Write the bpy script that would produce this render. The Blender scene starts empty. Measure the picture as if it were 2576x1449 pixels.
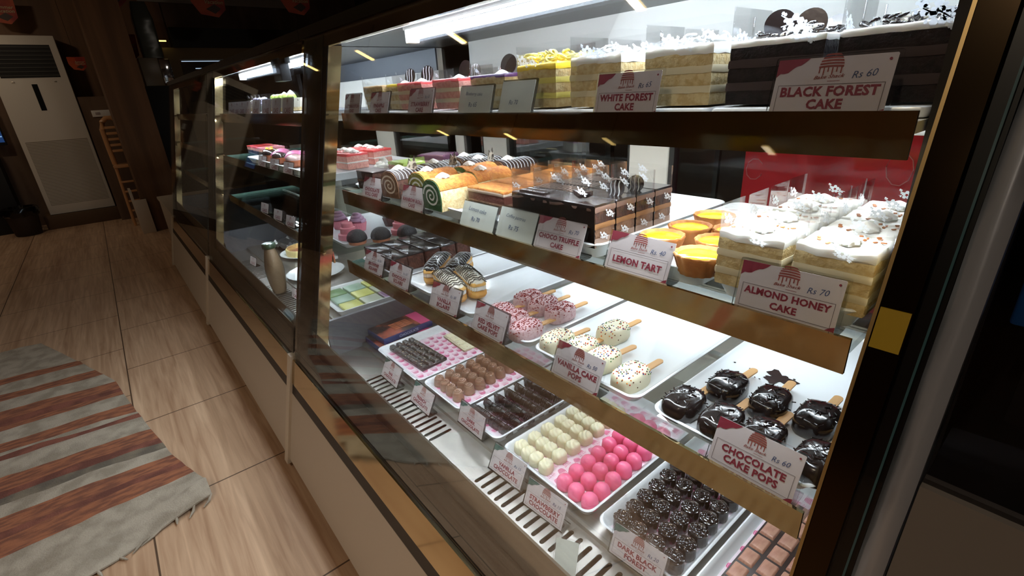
import bpy, bmesh, math, random
from mathutils import Matrix, Vector, noise
random.seed(11)
sc = bpy.context.scene
COL = sc.collection
PI = math.pi

# ------------------------------------------------------------------ camera, world, exposure, room lights
cam = bpy.data.cameras.new('camera')
cam.sensor_width = 36.0
cam.lens = 1212.7437 / 2576 * 36
cam.clip_start = 0.01
co = bpy.data.objects.new('camera', cam)
COL.objects.link(co)
co.matrix_world = Matrix(((0.639449, -0.260373, 0.723403, 0.0), (0.767028, 0.280498, -0.577052, 0.0),
                          (-0.052664, 0.923865, 0.379077, 1.13), (0, 0, 0, 1)))
sc.camera = co
sc.view_settings.view_transform = 'Standard'
sc.view_settings.look = 'None'
sc.view_settings.gamma = 1.0
sc.view_settings.use_curve_mapping = False
sc.view_settings.exposure = 0.0
sc.cycles.max_bounces = 14
sc.cycles.transparent_max_bounces = 40
sc.cycles.sample_clamp_indirect = 6.0
w = bpy.data.worlds.new('world')
sc.world = w
w.use_nodes = True
w.node_tree.nodes['Background'].inputs[0].default_value = (0.85, 0.72, 0.60, 1)
w.node_tree.nodes['Background'].inputs[1].default_value = 0.055
TUBE_E = 64.0       # radiance of the tubes under the case tops
STRIP_W = (13.0, 4.0, 7.5)
MID_W = (3.2, 2.0, 2.4)   # added second fill strip, half way back under each shelf  # added fill strips under top, second, third shelf (watts)
LAMP_E = 7.0         # little warm ceiling lamps


def area(name, loc, rot, sx, sy, watts, col, parent=None):
    l = bpy.data.lights.new(name, 'AREA')
    l.shape = 'RECTANGLE'
    l.size, l.size_y = sx, sy
    l.energy = watts
    l.color = col
    o = bpy.data.objects.new(name, l)
    COL.objects.link(o)
    o.location, o.rotation_euler = loc, rot
    if parent:
        o.parent = parent
        o.location = Vector(loc) - parent.location
    return o


# ------------------------------------------------------------------ helpers: text, meshes, materials
def slope(z):
    return 0.192 + 0.245 * z


TX = {}


def text(s, size=1.0, bold=0.0, shear=0.0, ls=1.0, res=2, sp=1.0):
    k = (s, bold, shear, ls, res, sp)
    if k not in TX:
        cu = bpy.data.curves.new('lettering', 'FONT')
        cu.body = s
        cu.align_x = 'CENTER'
        cu.align_y = 'CENTER'
        cu.offset = bold
        cu.shear = shear
        cu.space_line = ls
        cu.space_character = sp
        cu.resolution_u = res
        o = bpy.data.objects.new('lettering', cu)
        me = o.to_mesh()
        TX[k] = ([(v.co.x, v.co.y) for v in me.vertices], [tuple(p.vertices) for p in me.polygons])
        o.to_mesh_clear()
        bpy.data.objects.remove(o)
        bpy.data.curves.remove(cu)
    vs, fs = TX[k]
    return [(x * size, y * size) for x, y in vs], fs


def fit(s, wmax, hmax, **kw):
    vs, fs = text(s, 1.0, **kw)
    xs = [v[0] for v in vs]
    ys = [v[1] for v in vs]
    cx, cy = (min(xs) + max(xs)) / 2, (min(ys) + max(ys)) / 2
    k = min(wmax / max(1e-6, max(xs) - min(xs)), hmax / max(1e-6, max(ys) - min(ys)))
    return [((x - cx) * k, (y - cy) * k) for x, y in vs], fs


def se(a, e):
    c, s = math.cos(a), math.sin(a)
    return math.copysign(abs(c) ** (2 / e), c), math.copysign(abs(s) ** (2 / e), s)


def rr(hx, hy, r, n=4):
    r = min(r, hx * .999, hy * .999)
    out = []
    for cx, cy, a0 in ((hx - r, hy - r, 0), (-hx + r, hy - r, 90), (-hx + r, -hy + r, 180), (hx - r, -hy + r, 270)):
        for i in range(n + 1):
            a = math.radians(a0 + 90 * i / n)
            out.append((cx + r * math.cos(a), cy + r * math.sin(a)))
    return out


class G:
    def __init__(s):
        s.v, s.f, s.m = [], [], []

    def add(s, vs, fs, mi=0, M=None):
        b = len(s.v)
        if M is not None:
            vs = [tuple(M @ Vector(v)) for v in vs]
        s.v += [tuple(v) for v in vs]
        s.f += [tuple(i + b for i in f) for f in fs]
        s.m += [mi] * len(fs)
        return s

    def box(s, x0, x1, y0, y1, z0, z1, mi=0, M=None):
        vs = [(x, y, z) for z in (z0, z1) for y in (y0, y1) for x in (x0, x1)]
        return s.add(vs, [(0, 2, 3, 1), (4, 5, 7, 6), (0, 1, 5, 4), (2, 6, 7, 3), (0, 4, 6, 2), (1, 3, 7, 5)], mi, M)

    def loft(s, rings, mi=0, M=None, cap0=True, cap1=True, mis=None):
        n = len(rings[0])
        vs = [v for r in rings for v in r]
        for k in range(len(rings) - 1):
            fs = [(k * n + i, k * n + (i + 1) % n, (k + 1) * n + (i + 1) % n, (k + 1) * n + i) for i in range(n)]
            if k == 0:
                s.add(vs, fs, mis[0] if mis else mi, M)
                b = len(s.v) - len(vs)
            else:
                s.f += [tuple(j + b for j in f) for f in fs]
                s.m += [mis[k] if mis else mi] * n
        if cap0:
            s.f.append(tuple(b + i for i in reversed(range(n))))
            s.m.append(mis[0] if mis else mi)
        if cap1:
            s.f.append(tuple(b + (len(rings) - 1) * n + i for i in range(n)))
            s.m.append(mis[-1] if mis else mi)
        return s

    def rbox(s, x0, x1, y0, y1, z0, z1, r=.004, b=.002, mi=0, M=None, n=3):
        cx, cy, hx, hy = (x0 + x1) / 2, (y0 + y1) / 2, (x1 - x0) / 2, (y1 - y0) / 2
        rings = []
        for z, d in ((z0, b), (z0 + b * .3, b * .3), (z0 + b, 0), (z1 - b, 0), (z1 - b * .3, b * .3), (z1, b)):
            rings.append([(cx + x, cy + y, z) for x, y in rr(hx - d, hy - d, max(r - d, .0004), n)])
        return s.loft(rings, mi, M)

    def prism(s, poly, x0, x1, mi=0, M=None):
        n = len(poly)
        vs = [(x0, y, z) for y, z in poly] + [(x1, y, z) for y, z in poly]
        fs = [(i, (i + 1) % n, n + (i + 1) % n, n + i) for i in range(n)] + [tuple(reversed(range(n))), tuple(range(n, 2 * n))]
        return s.add(vs, fs, mi, M)

    def plate(s, poly, z0, z1, mi=0, M=None):
        n = len(poly)
        vs = [(x, y, z0) for x, y in poly] + [(x, y, z1) for x, y in poly]
        fs = [(i, (i + 1) % n, n + (i + 1) % n, n + i) for i in range(n)] + [tuple(reversed(range(n))), tuple(range(n, 2 * n))]
        return s.add(vs, fs, mi, M)

    def flat(s, vf, z=0, mi=0, M=None):
        return s.add([(x, y, z) for x, y in vf[0]], vf[1], mi, M)

    def lathe(s, prof, n=20, mi=0, M=None, fn=None):
        rings = []
        for r, z in prof:
            ring = []
            for i in range(n):
                a = 2 * PI * i / n
                q = fn(a, r, z) if fn else r
                ring.append((q * math.cos(a), q * math.sin(a), z))
            rings.append(ring)
        return s.loft(rings, mi, M)

    def dome(s, rx, ry, ex, prof, seg=20, mi=0, M=None, fn=None):
        rings = []
        for t, z in prof:
            ring = []
            for i in range(seg):
                a = 2 * PI * i / seg
                cx, cy = se(a, ex)
                p = (rx * t * cx, ry * t * cy, z)
                ring.append(fn(p, t, a) if fn else p)
            rings.append(ring)
        return s.loft(rings, mi, M)

    def tube(s, pts, r, n=6, mi=0, M=None):
        pts = [Vector(p) for p in pts]
        rings = []
        up = Vector((0, 0, 1))
        for i, p in enumerate(pts):
            d = (pts[min(i + 1, len(pts) - 1)] - pts[max(i - 1, 0)])
            d = d.normalized() if d.length > 1e-9 else Vector((1, 0, 0))
            u = up if abs(d.z) < .95 else Vector((1, 0, 0))
            a = d.cross(u).normalized()
            b = a.cross(d)
            q = r[i] if isinstance(r, (list, tuple)) else r
            rings.append([tuple(p + a * q * math.cos(2 * PI * k / n) + b * q * math.sin(2 * PI * k / n)) for k in range(n)])
        return s.loft(rings, mi, M)

    def ball(s, c, r, mi=0, n=6, sz=1.0):
        prof = [(r * math.sin(PI * k / n), -r * sz * math.cos(PI * k / n)) for k in range(1, n)]
        return s.lathe(prof, n + 2, mi, Matrix.Translation(c))

    def jit(s, a, fr, start=0):
        for i in range(start, len(s.v)):
            p = Vector(s.v[i])
            d = noise.noise_vector(p * fr) * a
            s.v[i] = tuple(p + d)
        return s

    def obj(s, name, mats, parent=None, world=False, sm=40):
        me = bpy.data.meshes.new(name)
        vs = s.v
        if world and parent is not None:
            off = Vector((0, 0, 0))
            p = parent
            while p is not None:
                off += Vector(p.location)
                p = p.parent
            vs = [tuple(Vector(v) - off) for v in vs]
        me.from_pydata(vs, [], s.f)
        if not isinstance(mats, (list, tuple)):
            mats = [mats]
        for m_ in mats:
            me.materials.append(m_)
        me.polygons.foreach_set('material_index', s.m)
        me.update()
        if sm:
            me.polygons.foreach_set('use_smooth', [True] * len(me.polygons))
            me.set_sharp_from_angle(angle=math.radians(sm))
        o = bpy.data.objects.new(name, me)
        COL.objects.link(o)
        if parent is not None:
            o.parent = parent
        return o


def thing(name, label, cat, loc=(0, 0, 0), rot=0, group=None):
    o = bpy.data.objects.new(name, None)
    COL.objects.link(o)
    o.empty_display_size = .02
    o.location = loc
    o.rotation_euler = rot if isinstance(rot, tuple) else (0, 0, rot)
    o['label'] = label
    o['category'] = cat
    if group:
        o['group'] = group
    return o


def tag(o, label, cat, group=None):
    o['label'] = label
    o['category'] = cat
    if group:
        o['group'] = group
    return o


def struct(o):
    o['kind'] = 'structure'
    return o


def dup(root, loc, rot=0, label=None, group=None):
    r = root.copy()
    COL.objects.link(r)
    r.location = loc
    r.rotation_euler = rot if isinstance(rot, tuple) else (0, 0, rot)
    if label:
        r['label'] = label
    if group:
        r['group'] = group
    for ch in list(root.children):
        c = ch.copy()
        COL.objects.link(c)
        c.parent = r
        for g in list(ch.children):
            d = g.copy()
            COL.objects.link(d)
            d.parent = c
    return r


def lin(c):
    return tuple(x / 12.92 if x <= .04045 else ((x + .055) / 1.055) ** 2.4 for x in c)


MATS = {}


def mat(name, col, rough=.5, metal=0, spec=.5, col2=None, nsc=40, lo=.4, hi=.6, bump=0, bsc=80, emit=0, coat=0, sss=0, stretch=None, det=3):
    if name in MATS:
        return MATS[name]
    m = bpy.data.materials.new(name)
    m.use_nodes = True
    nt = m.node_tree
    p = nt.nodes['Principled BSDF']
    c = (*lin(col), 1)
    p.inputs['Base Color'].default_value = c
    p.inputs['Roughness'].default_value = rough
    p.inputs['Metallic'].default_value = metal
    p.inputs['Specular IOR Level'].default_value = spec
    if coat:
        p.inputs['Coat Weight'].default_value = coat
        p.inputs['Coat Roughness'].default_value = .08
    if sss:
        p.inputs['Subsurface Weight'].default_value = sss
        p.inputs['Subsurface Radius'].default_value = (.004, .003, .002)
        p.inputs['Subsurface Scale'].default_value = 1.0
    if emit:
        p.inputs['Emission Color'].default_value = c
        p.inputs['Emission Strength'].default_value = emit
    if col2 or bump:
        tc = nt.nodes.new('ShaderNodeTexCoord')
        src = tc.outputs['Object']
        if stretch:
            mp = nt.nodes.new('ShaderNodeMapping')
            mp.inputs['Scale'].default_value = stretch
            nt.links.new(src, mp.inputs[0])
            src = mp.outputs[0]
    if col2:
        n = nt.nodes.new('ShaderNodeTexNoise')
        n.inputs['Scale'].default_value = nsc
        n.inputs['Detail'].default_value = det
        nt.links.new(src, n.inputs['Vector'])
        r = nt.nodes.new('ShaderNodeValToRGB')
        r.color_ramp.elements[0].position, r.color_ramp.elements[1].position = lo, hi
        r.color_ramp.elements[0].color = c
        r.color_ramp.elements[1].color = (*lin(col2), 1)
        nt.links.new(n.outputs['Fac'], r.inputs[0])
        nt.links.new(r.outputs[0], p.inputs['Base Color'])
    if bump:
        n2 = nt.nodes.new('ShaderNodeTexNoise')
        n2.inputs['Scale'].default_value = bsc
        n2.inputs['Detail'].default_value = 4
        nt.links.new(src, n2.inputs['Vector'])
        b = nt.nodes.new('ShaderNodeBump')
        b.inputs['Strength'].default_value = bump
        b.inputs['Distance'].default_value = .004
        nt.links.new(n2.outputs['Fac'], b.inputs['Height'])
        nt.links.new(b.outputs[0], p.inputs['Normal'])
    MATS[name] = m
    return m


def clear(name, tint=(1, 1, 1), refl=.5, rough=.02, mixmin=0.0):
    """thin clear sheet: straight-through light plus a Fresnel reflection"""
    m = bpy.data.materials.new(name)
    m.use_nodes = True
    nt = m.node_tree
    nt.nodes.remove(nt.nodes['Principled BSDF'])
    out = nt.nodes['Material Output']
    t = nt.nodes.new('ShaderNodeBsdfTransparent')
    t.inputs[0].default_value = (*tint, 1)
    g = nt.nodes.new('ShaderNodeBsdfGlossy')
    g.inputs['Roughness'].default_value = rough
    f = nt.nodes.new('ShaderNodeFresnel')
    f.inputs[0].default_value = 1.45
    mu = nt.nodes.new('ShaderNodeMath')
    mu.operation = 'MULTIPLY_ADD'
    mu.inputs[1].default_value = refl
    mu.inputs[2].default_value = mixmin
    mx = nt.nodes.new('ShaderNodeMixShader')
    nt.links.new(f.outputs[0], mu.inputs[0])
    nt.links.new(mu.outputs[0], mx.inputs[0])
    nt.links.new(t.outputs[0], mx.inputs[1])
    nt.links.new(g.outputs[0], mx.inputs[2])
    nt.links.new(mx.outputs[0], out.inputs[0])
    MATS[name] = m
    return m


# ------------------------------------------------------------------ palette
GLASS = clear('case_glass', (.97, .985, .98), .40)
ACRY = clear('acrylic', (.97, .98, .98), .9, .03)
FILM = clear('acetate_film', (.99, .99, .992), .45, .08, .0)
SHELFG = clear('shelf_glass', (.94, .975, .96), .6)
GEDGE = mat('glass_edge', (.50, .63, .60), .15)
GOLD = mat('gold_mirror', (.72, .63, .47), .09, 1.0, bump=.015, bsc=9)
STEEL = mat('brushed_steel', (.74, .72, .69), .32, 1.0, bump=.05, bsc=60, stretch=(1, 20, 20))
BLACK = mat('black_gloss', (.03, .03, .034), .3, spec=.25)
BLACKM = mat('black_matte', (.03, .03, .032), .6)
DARK = mat('dark_void', (.02, .018, .018), .9)
LAMW = mat('white_laminate', (.80, .76, .71), .45, bump=.02, bsc=200)
BAND = mat('brown_band', (.13, .105, .09), .45)
TRIMW = mat('cream_trim', (.84, .80, .74), .4)
WHITE = mat('white_enamel', (.90, .90, .89), .35)
TRAY = mat('white_melamine', (.90, .91, .92), .22, coat=.3)
PAPER = mat('card_paper', (.67, .63, .63), .7)
PAPERH = mat('plain_card', (.68, .69, .66), .6)
LINER = mat('liner_paper', (.93, .86, .90), .6)
LPINK = mat('liner_print', (.85, .27, .52), .6)
MAROON = mat('maroon_ink', (.42, .06, .14), .6)
REDINK = mat('logo_ink', (.45, .17, .14), .6)
GREENINK = mat('green_ink', (.13, .27, .24), .6)
GREYINK = mat('grey_ink', (.35, .30, .30), .6)
BLUEINK = mat('pen_ink', (.16, .22, .36), .6)
DCHOC = mat('dark_chocolate', (.125, .09, .085), .2, bump=.04, bsc=150, coat=.4)
DCHOCM = mat('dark_chocolate_matt', (.15, .09, .075), .42, bump=.1, bsc=120)
MCHOC = mat('milk_chocolate', (.54, .40, .32), .30, col2=(.60, .46, .37), nsc=70, bump=.03)
TCHOC = mat('tile_chocolate', (.66, .47, .40), .45, col2=(.72, .54, .46), nsc=60, bump=.15, bsc=50, stretch=(3, 1, 1))
WCHOC = mat('white_chocolate', (.90, .87, .74), .4, sss=.15)
PINKC = mat('pink_chocolate', (.93, .42, .58), .25, sss=.1)
RVCOAT = mat('pink_coating', (.82, .70, .71), .45, col2=(.68, .46, .48), nsc=260, lo=.5, hi=.75)
CRUMB = mat('red_crumb', (.55, .10, .09), .7)
VANCOAT = mat('vanilla_coating', (.90, .87, .76), .35, sss=.1)
WOODS = mat('stick_wood', (.83, .66, .44), .55, col2=(.72, .52, .32), nsc=50, stretch=(1, .12, 1))
PASTRY = mat('choux_pastry', (.84, .66, .36), .6, col2=(.74, .52, .24), nsc=60, bump=.3, bsc=120)
CREAM = mat('whipped_cream', (.94, .93, .90), .5, sss=.1)
CREAMY = mat('cream_filling_pale', (.90, .85, .72), .6)
CREAMB = mat('beige_cream', (.86, .78, .70), .5)
SPONGE = mat('sponge', (.90, .82, .63), .85, col2=(.82, .71, .50), nsc=130, bump=.6, bsc=260)
SPONGEP = mat('pink_sponge', (.90, .68, .62), .85, col2=(.84, .58, .54), nsc=130, bump=.6, bsc=260)
SPONGEC = mat('chocolate_sponge', (.30, .17, .12), .85, col2=(.20, .11, .08), nsc=130, bump=.6, bsc=260)
SPONGEB = mat('black_sponge', (.16, .11, .11), .85, col2=(.10, .07, .07), nsc=130, bump=.6, bsc=260)
MOCHA = mat('mocha_sponge', (.50, .36, .26), .8, col2=(.40, .27, .18), nsc=130, bump=.5, bsc=260)
PINEAP = mat('yellow_glaze', (.95, .82, .22), .3, sss=.1)
PINEC = mat('yellow_cream', (.95, .90, .50), .5)
STRAW = mat('strawberry_glaze', (.88, .33, .33), .25)
BERRY = mat('blueberry_glaze', (.33, .17, .38), .25)
COFFEE = mat('cocoa_dust', (.76, .50, .20), .8, col2=(.66, .38, .13), nsc=120, bump=.5, bsc=300)
ROLLG = mat('green_sponge', (.16, .33, .17), .85, bump=.5, bsc=260)
ROLLY = mat('yellow_green_sponge', (.48, .46, .14), .85, bump=.5, bsc=260)
CRUST = mat('tart_crust', (.78, .54, .30), .65, col2=(.68, .42, .20), nsc=50, bump=.3, bsc=120)
LEMON = mat('lemon_curd', (.96, .78, .06), .12)
ALMOND = mat('almond_flake', (.62, .36, .16), .6)
FLOWER = mat('white_print', (.93, .94, .95), .5)
_nt = FLOWER.node_tree
_tr = _nt.nodes.new('ShaderNodeBsdfTranslucent')
_tr.inputs[0].default_value = (.85, .87, .9, 1)
_mx = _nt.nodes.new('ShaderNodeMixShader')
_mx.inputs[0].default_value = .5
_nt.links.new(_nt.nodes['Principled BSDF'].outputs[0], _mx.inputs[1])
_nt.links.new(_tr.outputs[0], _mx.inputs[2])
_nt.links.new(_mx.outputs[0], _nt.nodes['Material Output'].inputs[0])
MUFFIN = mat('pink_muffin', (.85, .52, .58), .6)
LILAC = mat('lilac_cream', (.70, .55, .66), .5)
SPR = [mat('sprinkle_red', (.75, .16, .12), .3), mat('sprinkle_orange', (.85, .50, .12), .3), mat('sprinkle_green', (.25, .45, .2), .3),
       mat('sprinkle_blue', (.15, .25, .55), .3), mat('sprinkle_brown', (.35, .2, .12), .3)]
ACW = mat('appliance_white', (.88, .86, .82), .45)
WALLB = mat('brown_wall', (.44, .35, .28), .7, col2=(.36, .28, .22), nsc=6, stretch=(1, 1, .2))
PILLAR = mat('brown_wood', (.47, .34, .23), .55, col2=(.38, .27, .18), nsc=10, stretch=(1, 1, .08))
BEIGE = mat('beige_plaster', (.50, .44, .34), .8)
TUBE = mat('tube_light', (.86, .92, 1.0), .5, emit=TUBE_E)
LAMP = mat('warm_lamp', (1.0, .84, .50), .5, emit=LAMP_E)


# ------------------------------------------------------------------ floor, walls, ceiling
def floor_mat():
    m = bpy.data.materials.new('wood_floor')
    m.use_nodes = True
    nt = m.node_tree
    p = nt.nodes['Principled BSDF']
    tc = nt.nodes.new('ShaderNodeTexCoord')
    mp = nt.nodes.new('ShaderNodeMapping')
    mp.inputs['Location'].default_value = (1.30, .19, 0)
    nt.links.new(tc.outputs['Object'], mp.inputs[0])
    br = nt.nodes.new('ShaderNodeTexBrick')
    br.offset = .5
    br.inputs['Scale'].default_value = 1
    br.inputs['Brick Width'].default_value = .57
    br.inputs['Row Height'].default_value = .57
    br.inputs['Mortar Size'].default_value = .0028
    br.inputs['Mortar Smooth'].default_value = .2
    br.inputs['Bias'].default_value = 0
    br.inputs['Color1'].default_value = (0, 0, 0, 1)
    br.inputs['Color2'].default_value = (1, 1, 1, 1)
    br.inputs['Mortar'].default_value = (.5, .5, .5, 1)
    nt.links.new(mp.outputs[0], br.inputs[0])
    g = nt.nodes.new('ShaderNodeMapping')
    g.inputs['Scale'].default_value = (1.2, 22, 1)
    nt.links.new(tc.outputs['Object'], g.inputs[0])
    n = nt.nodes.new('ShaderNodeTexNoise')
    n.inputs['Scale'].default_value = 2.4
    n.inputs['Detail'].default_value = 6
    n.inputs['Distortion'].default_value = .6
    nt.links.new(g.outputs[0], n.inputs['Vector'])
    st = nt.nodes.new('ShaderNodeMapping')
    st.inputs['Scale'].default_value = (.35, 5.5, 1)
    nt.links.new(tc.outputs['Object'], st.inputs[0])
    n2 = nt.nodes.new('ShaderNodeTexNoise')
    n2.inputs['Scale'].default_value = 1.6
    n2.inputs['Detail'].default_value = 1
    nt.links.new(st.outputs[0], n2.inputs['Vector'])
    ad = nt.nodes.new('ShaderNodeMix')
    ad.data_type = 'FLOAT'
    ad.inputs[0].default_value = .42
    nt.links.new(n.outputs['Fac'], ad.inputs[2])
    nt.links.new(n2.outputs['Fac'], ad.inputs[3])
    r = nt.nodes.new('ShaderNodeValToRGB')
    r.color_ramp.elements[0].position = .34
    r.color_ramp.elements[0].color = (*lin((.66, .52, .41)), 1)
    r.color_ramp.elements[1].position = .64
    r.color_ramp.elements[1].color = (*lin((.85, .72, .60)), 1)
    nt.links.new(ad.outputs[0], r.inputs[0])
    mx = nt.nodes.new('ShaderNodeMix')
    mx.data_type = 'RGBA'
    nt.links.new(br.outputs['Fac'], mx.inputs[0])
    nt.links.new(r.outputs[0], mx.inputs[6])
    mx.inputs[7].default_value = (*lin((.36, .28, .22)), 1)
    nt.links.new(mx.outputs[2], p.inputs['Base Color'])
    p.inputs['Roughness'].default_value = .42
    b = nt.nodes.new('ShaderNodeBump')
    b.inputs['Strength'].default_value = .12
    b.inputs['Distance'].default_value = .002
    nt.links.new(n.outputs['Fac'], b.inputs['Height'])
    nt.links.new(b.outputs[0], p.inputs['Normal'])
    return m


struct(G().box(-7.6, 1.6, -4.6, 3.4, -.05, 0).obj('floor', floor_mat(), sm=0))
struct(G().box(-7.6, 1.6, -4.6, 3.4, 2.72, 2.78).obj('ceiling', mat('ceiling_paint', (.46, .42, .39), .9), sm=0))
struct(G().box(-7.65, -7.5, -4.6, 3.4, 0, 2.72).obj('wall_left', WALLB, sm=0))
struct(G().box(1.6, 1.7, -4.6, 3.4, 0, 2.72).obj('wall_right', mat('right_wall_paint', (.30, .26, .23), .8), sm=0))
struct(G().box(-7.6, 1.6, -4.7, -4.6, 0, 2.72).obj('wall_front', mat('front_wall_paint', (.30, .25, .20), .8, col2=(.40, .26, .14), nsc=1.4), sm=0))
struct(G().box(-7.6, 1.6, 3.4, 3.5, 0, 2.72).obj('wall_back', mat('kitchen_paint', (.22, .20, .19), .8), sm=0))

# small warm ceiling lamps in a grid (the lights reflected in the case glass)
g = G()
g.rbox(-.035, .035, -.10, .10, -.012, 0, .004, .002)
k = 0
lampt = None
for yi, y in enumerate((-1.05, -3.2)):
    for xi, x in enumerate((-.15, -1.85, -3.56, -5.26, -6.96)):
        lab = 'warm rectangular ceiling lamp, %s from the left wall in the row %s' % (
            ('fifth', 'fourth', 'third', 'second', 'first')[xi], ('nearer the counter', 'farther from the counter')[yi])
        if lampt is None:
            lampt = thing('ceiling_lamp', lab, 'lamp', (x, y, 2.40), 0, 'warm ceiling lamps')
            G().rbox(-.031, .031, -.096, .096, -.011, -.001, .004, .002).obj('diffuser', LAMP, lampt)
            G().rbox(-.042, .042, -.11, .11, 0, .022, .005, .003).obj('housing', BLACKM, lampt)
            G().tube([(0, 0, .02), (0, 0, .32)], .006).obj('drop_rod', BLACKM, lampt)
        else:
            dup(lampt, (x, y, 2.40), 0, lab)
        turned = 52 if xi == 3 and yi == 0 else 0      # this light alone is tilted to brighten the air conditioner; its housing stays level
        l = area('lamp_light', (x, y, 2.385), (0, math.radians(turned), 0), .06, .19, (10.0, 2.0, .5, 5.0 if turned else .8, .8)[xi], (1, .80, .60))
        l.data.spread = math.radians(150)

# ------------------------------------------------------------------ print pieces
def emblem(g, mi, M, detail=True, words=True):
    """bakery mark: a domed roof of stripes with icing drips over slanted lettering, one unit wide"""
    for i in range(5):
        y0 = .46 + i * .125
        h = .078
        for sgn_ in (0,):
            top, bot = [], []
            for j in range(7):
                t = -1 + 2 * j / 6
                def half(y):
                    return .40 * math.sqrt(max(0, 1 - ((y - .44) / .72) ** 2))
                bow = .03 * (1 - t * t)
                top.append((half(y0 + h) * t, y0 + h + bow))
                bot.append((half(y0) * t, y0 + bow))
            vs = bot + top
            g.flat((vs, [(j, j + 1, 8 + j, 7 + j) for j in range(6)]), 0, mi, M)
    for x, l in ((-.36, .20), (-.22, .28), (-.08, .16), (.06, .27), (.20, .17), (.34, .24)):
        g.flat(([(x - .022, .44 - l), (x + .022, .44 - l), (x + .022, .47), (x - .022, .47)], [(0, 1, 2, 3)]), 0, mi, M)
    if words:
        vf = fit('Bake Shack', 1.0, .30, shear=.35, res=1 if not detail else 2, bold=.012)
        g.flat(([(x, y + .08 + x * .06) for x, y in vf[0]], vf[1]), 0, mi, M)
        for q in range(9):
            x = -.02 + q * .045
            g.flat(([(x, -.135), (x + .032, -.135), (x + .032, -.105), (x, -.105)], [(0, 1, 2, 3)]), 0, mi, M)


TAGW, TAGH = .095, .056
tagn = {}


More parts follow.
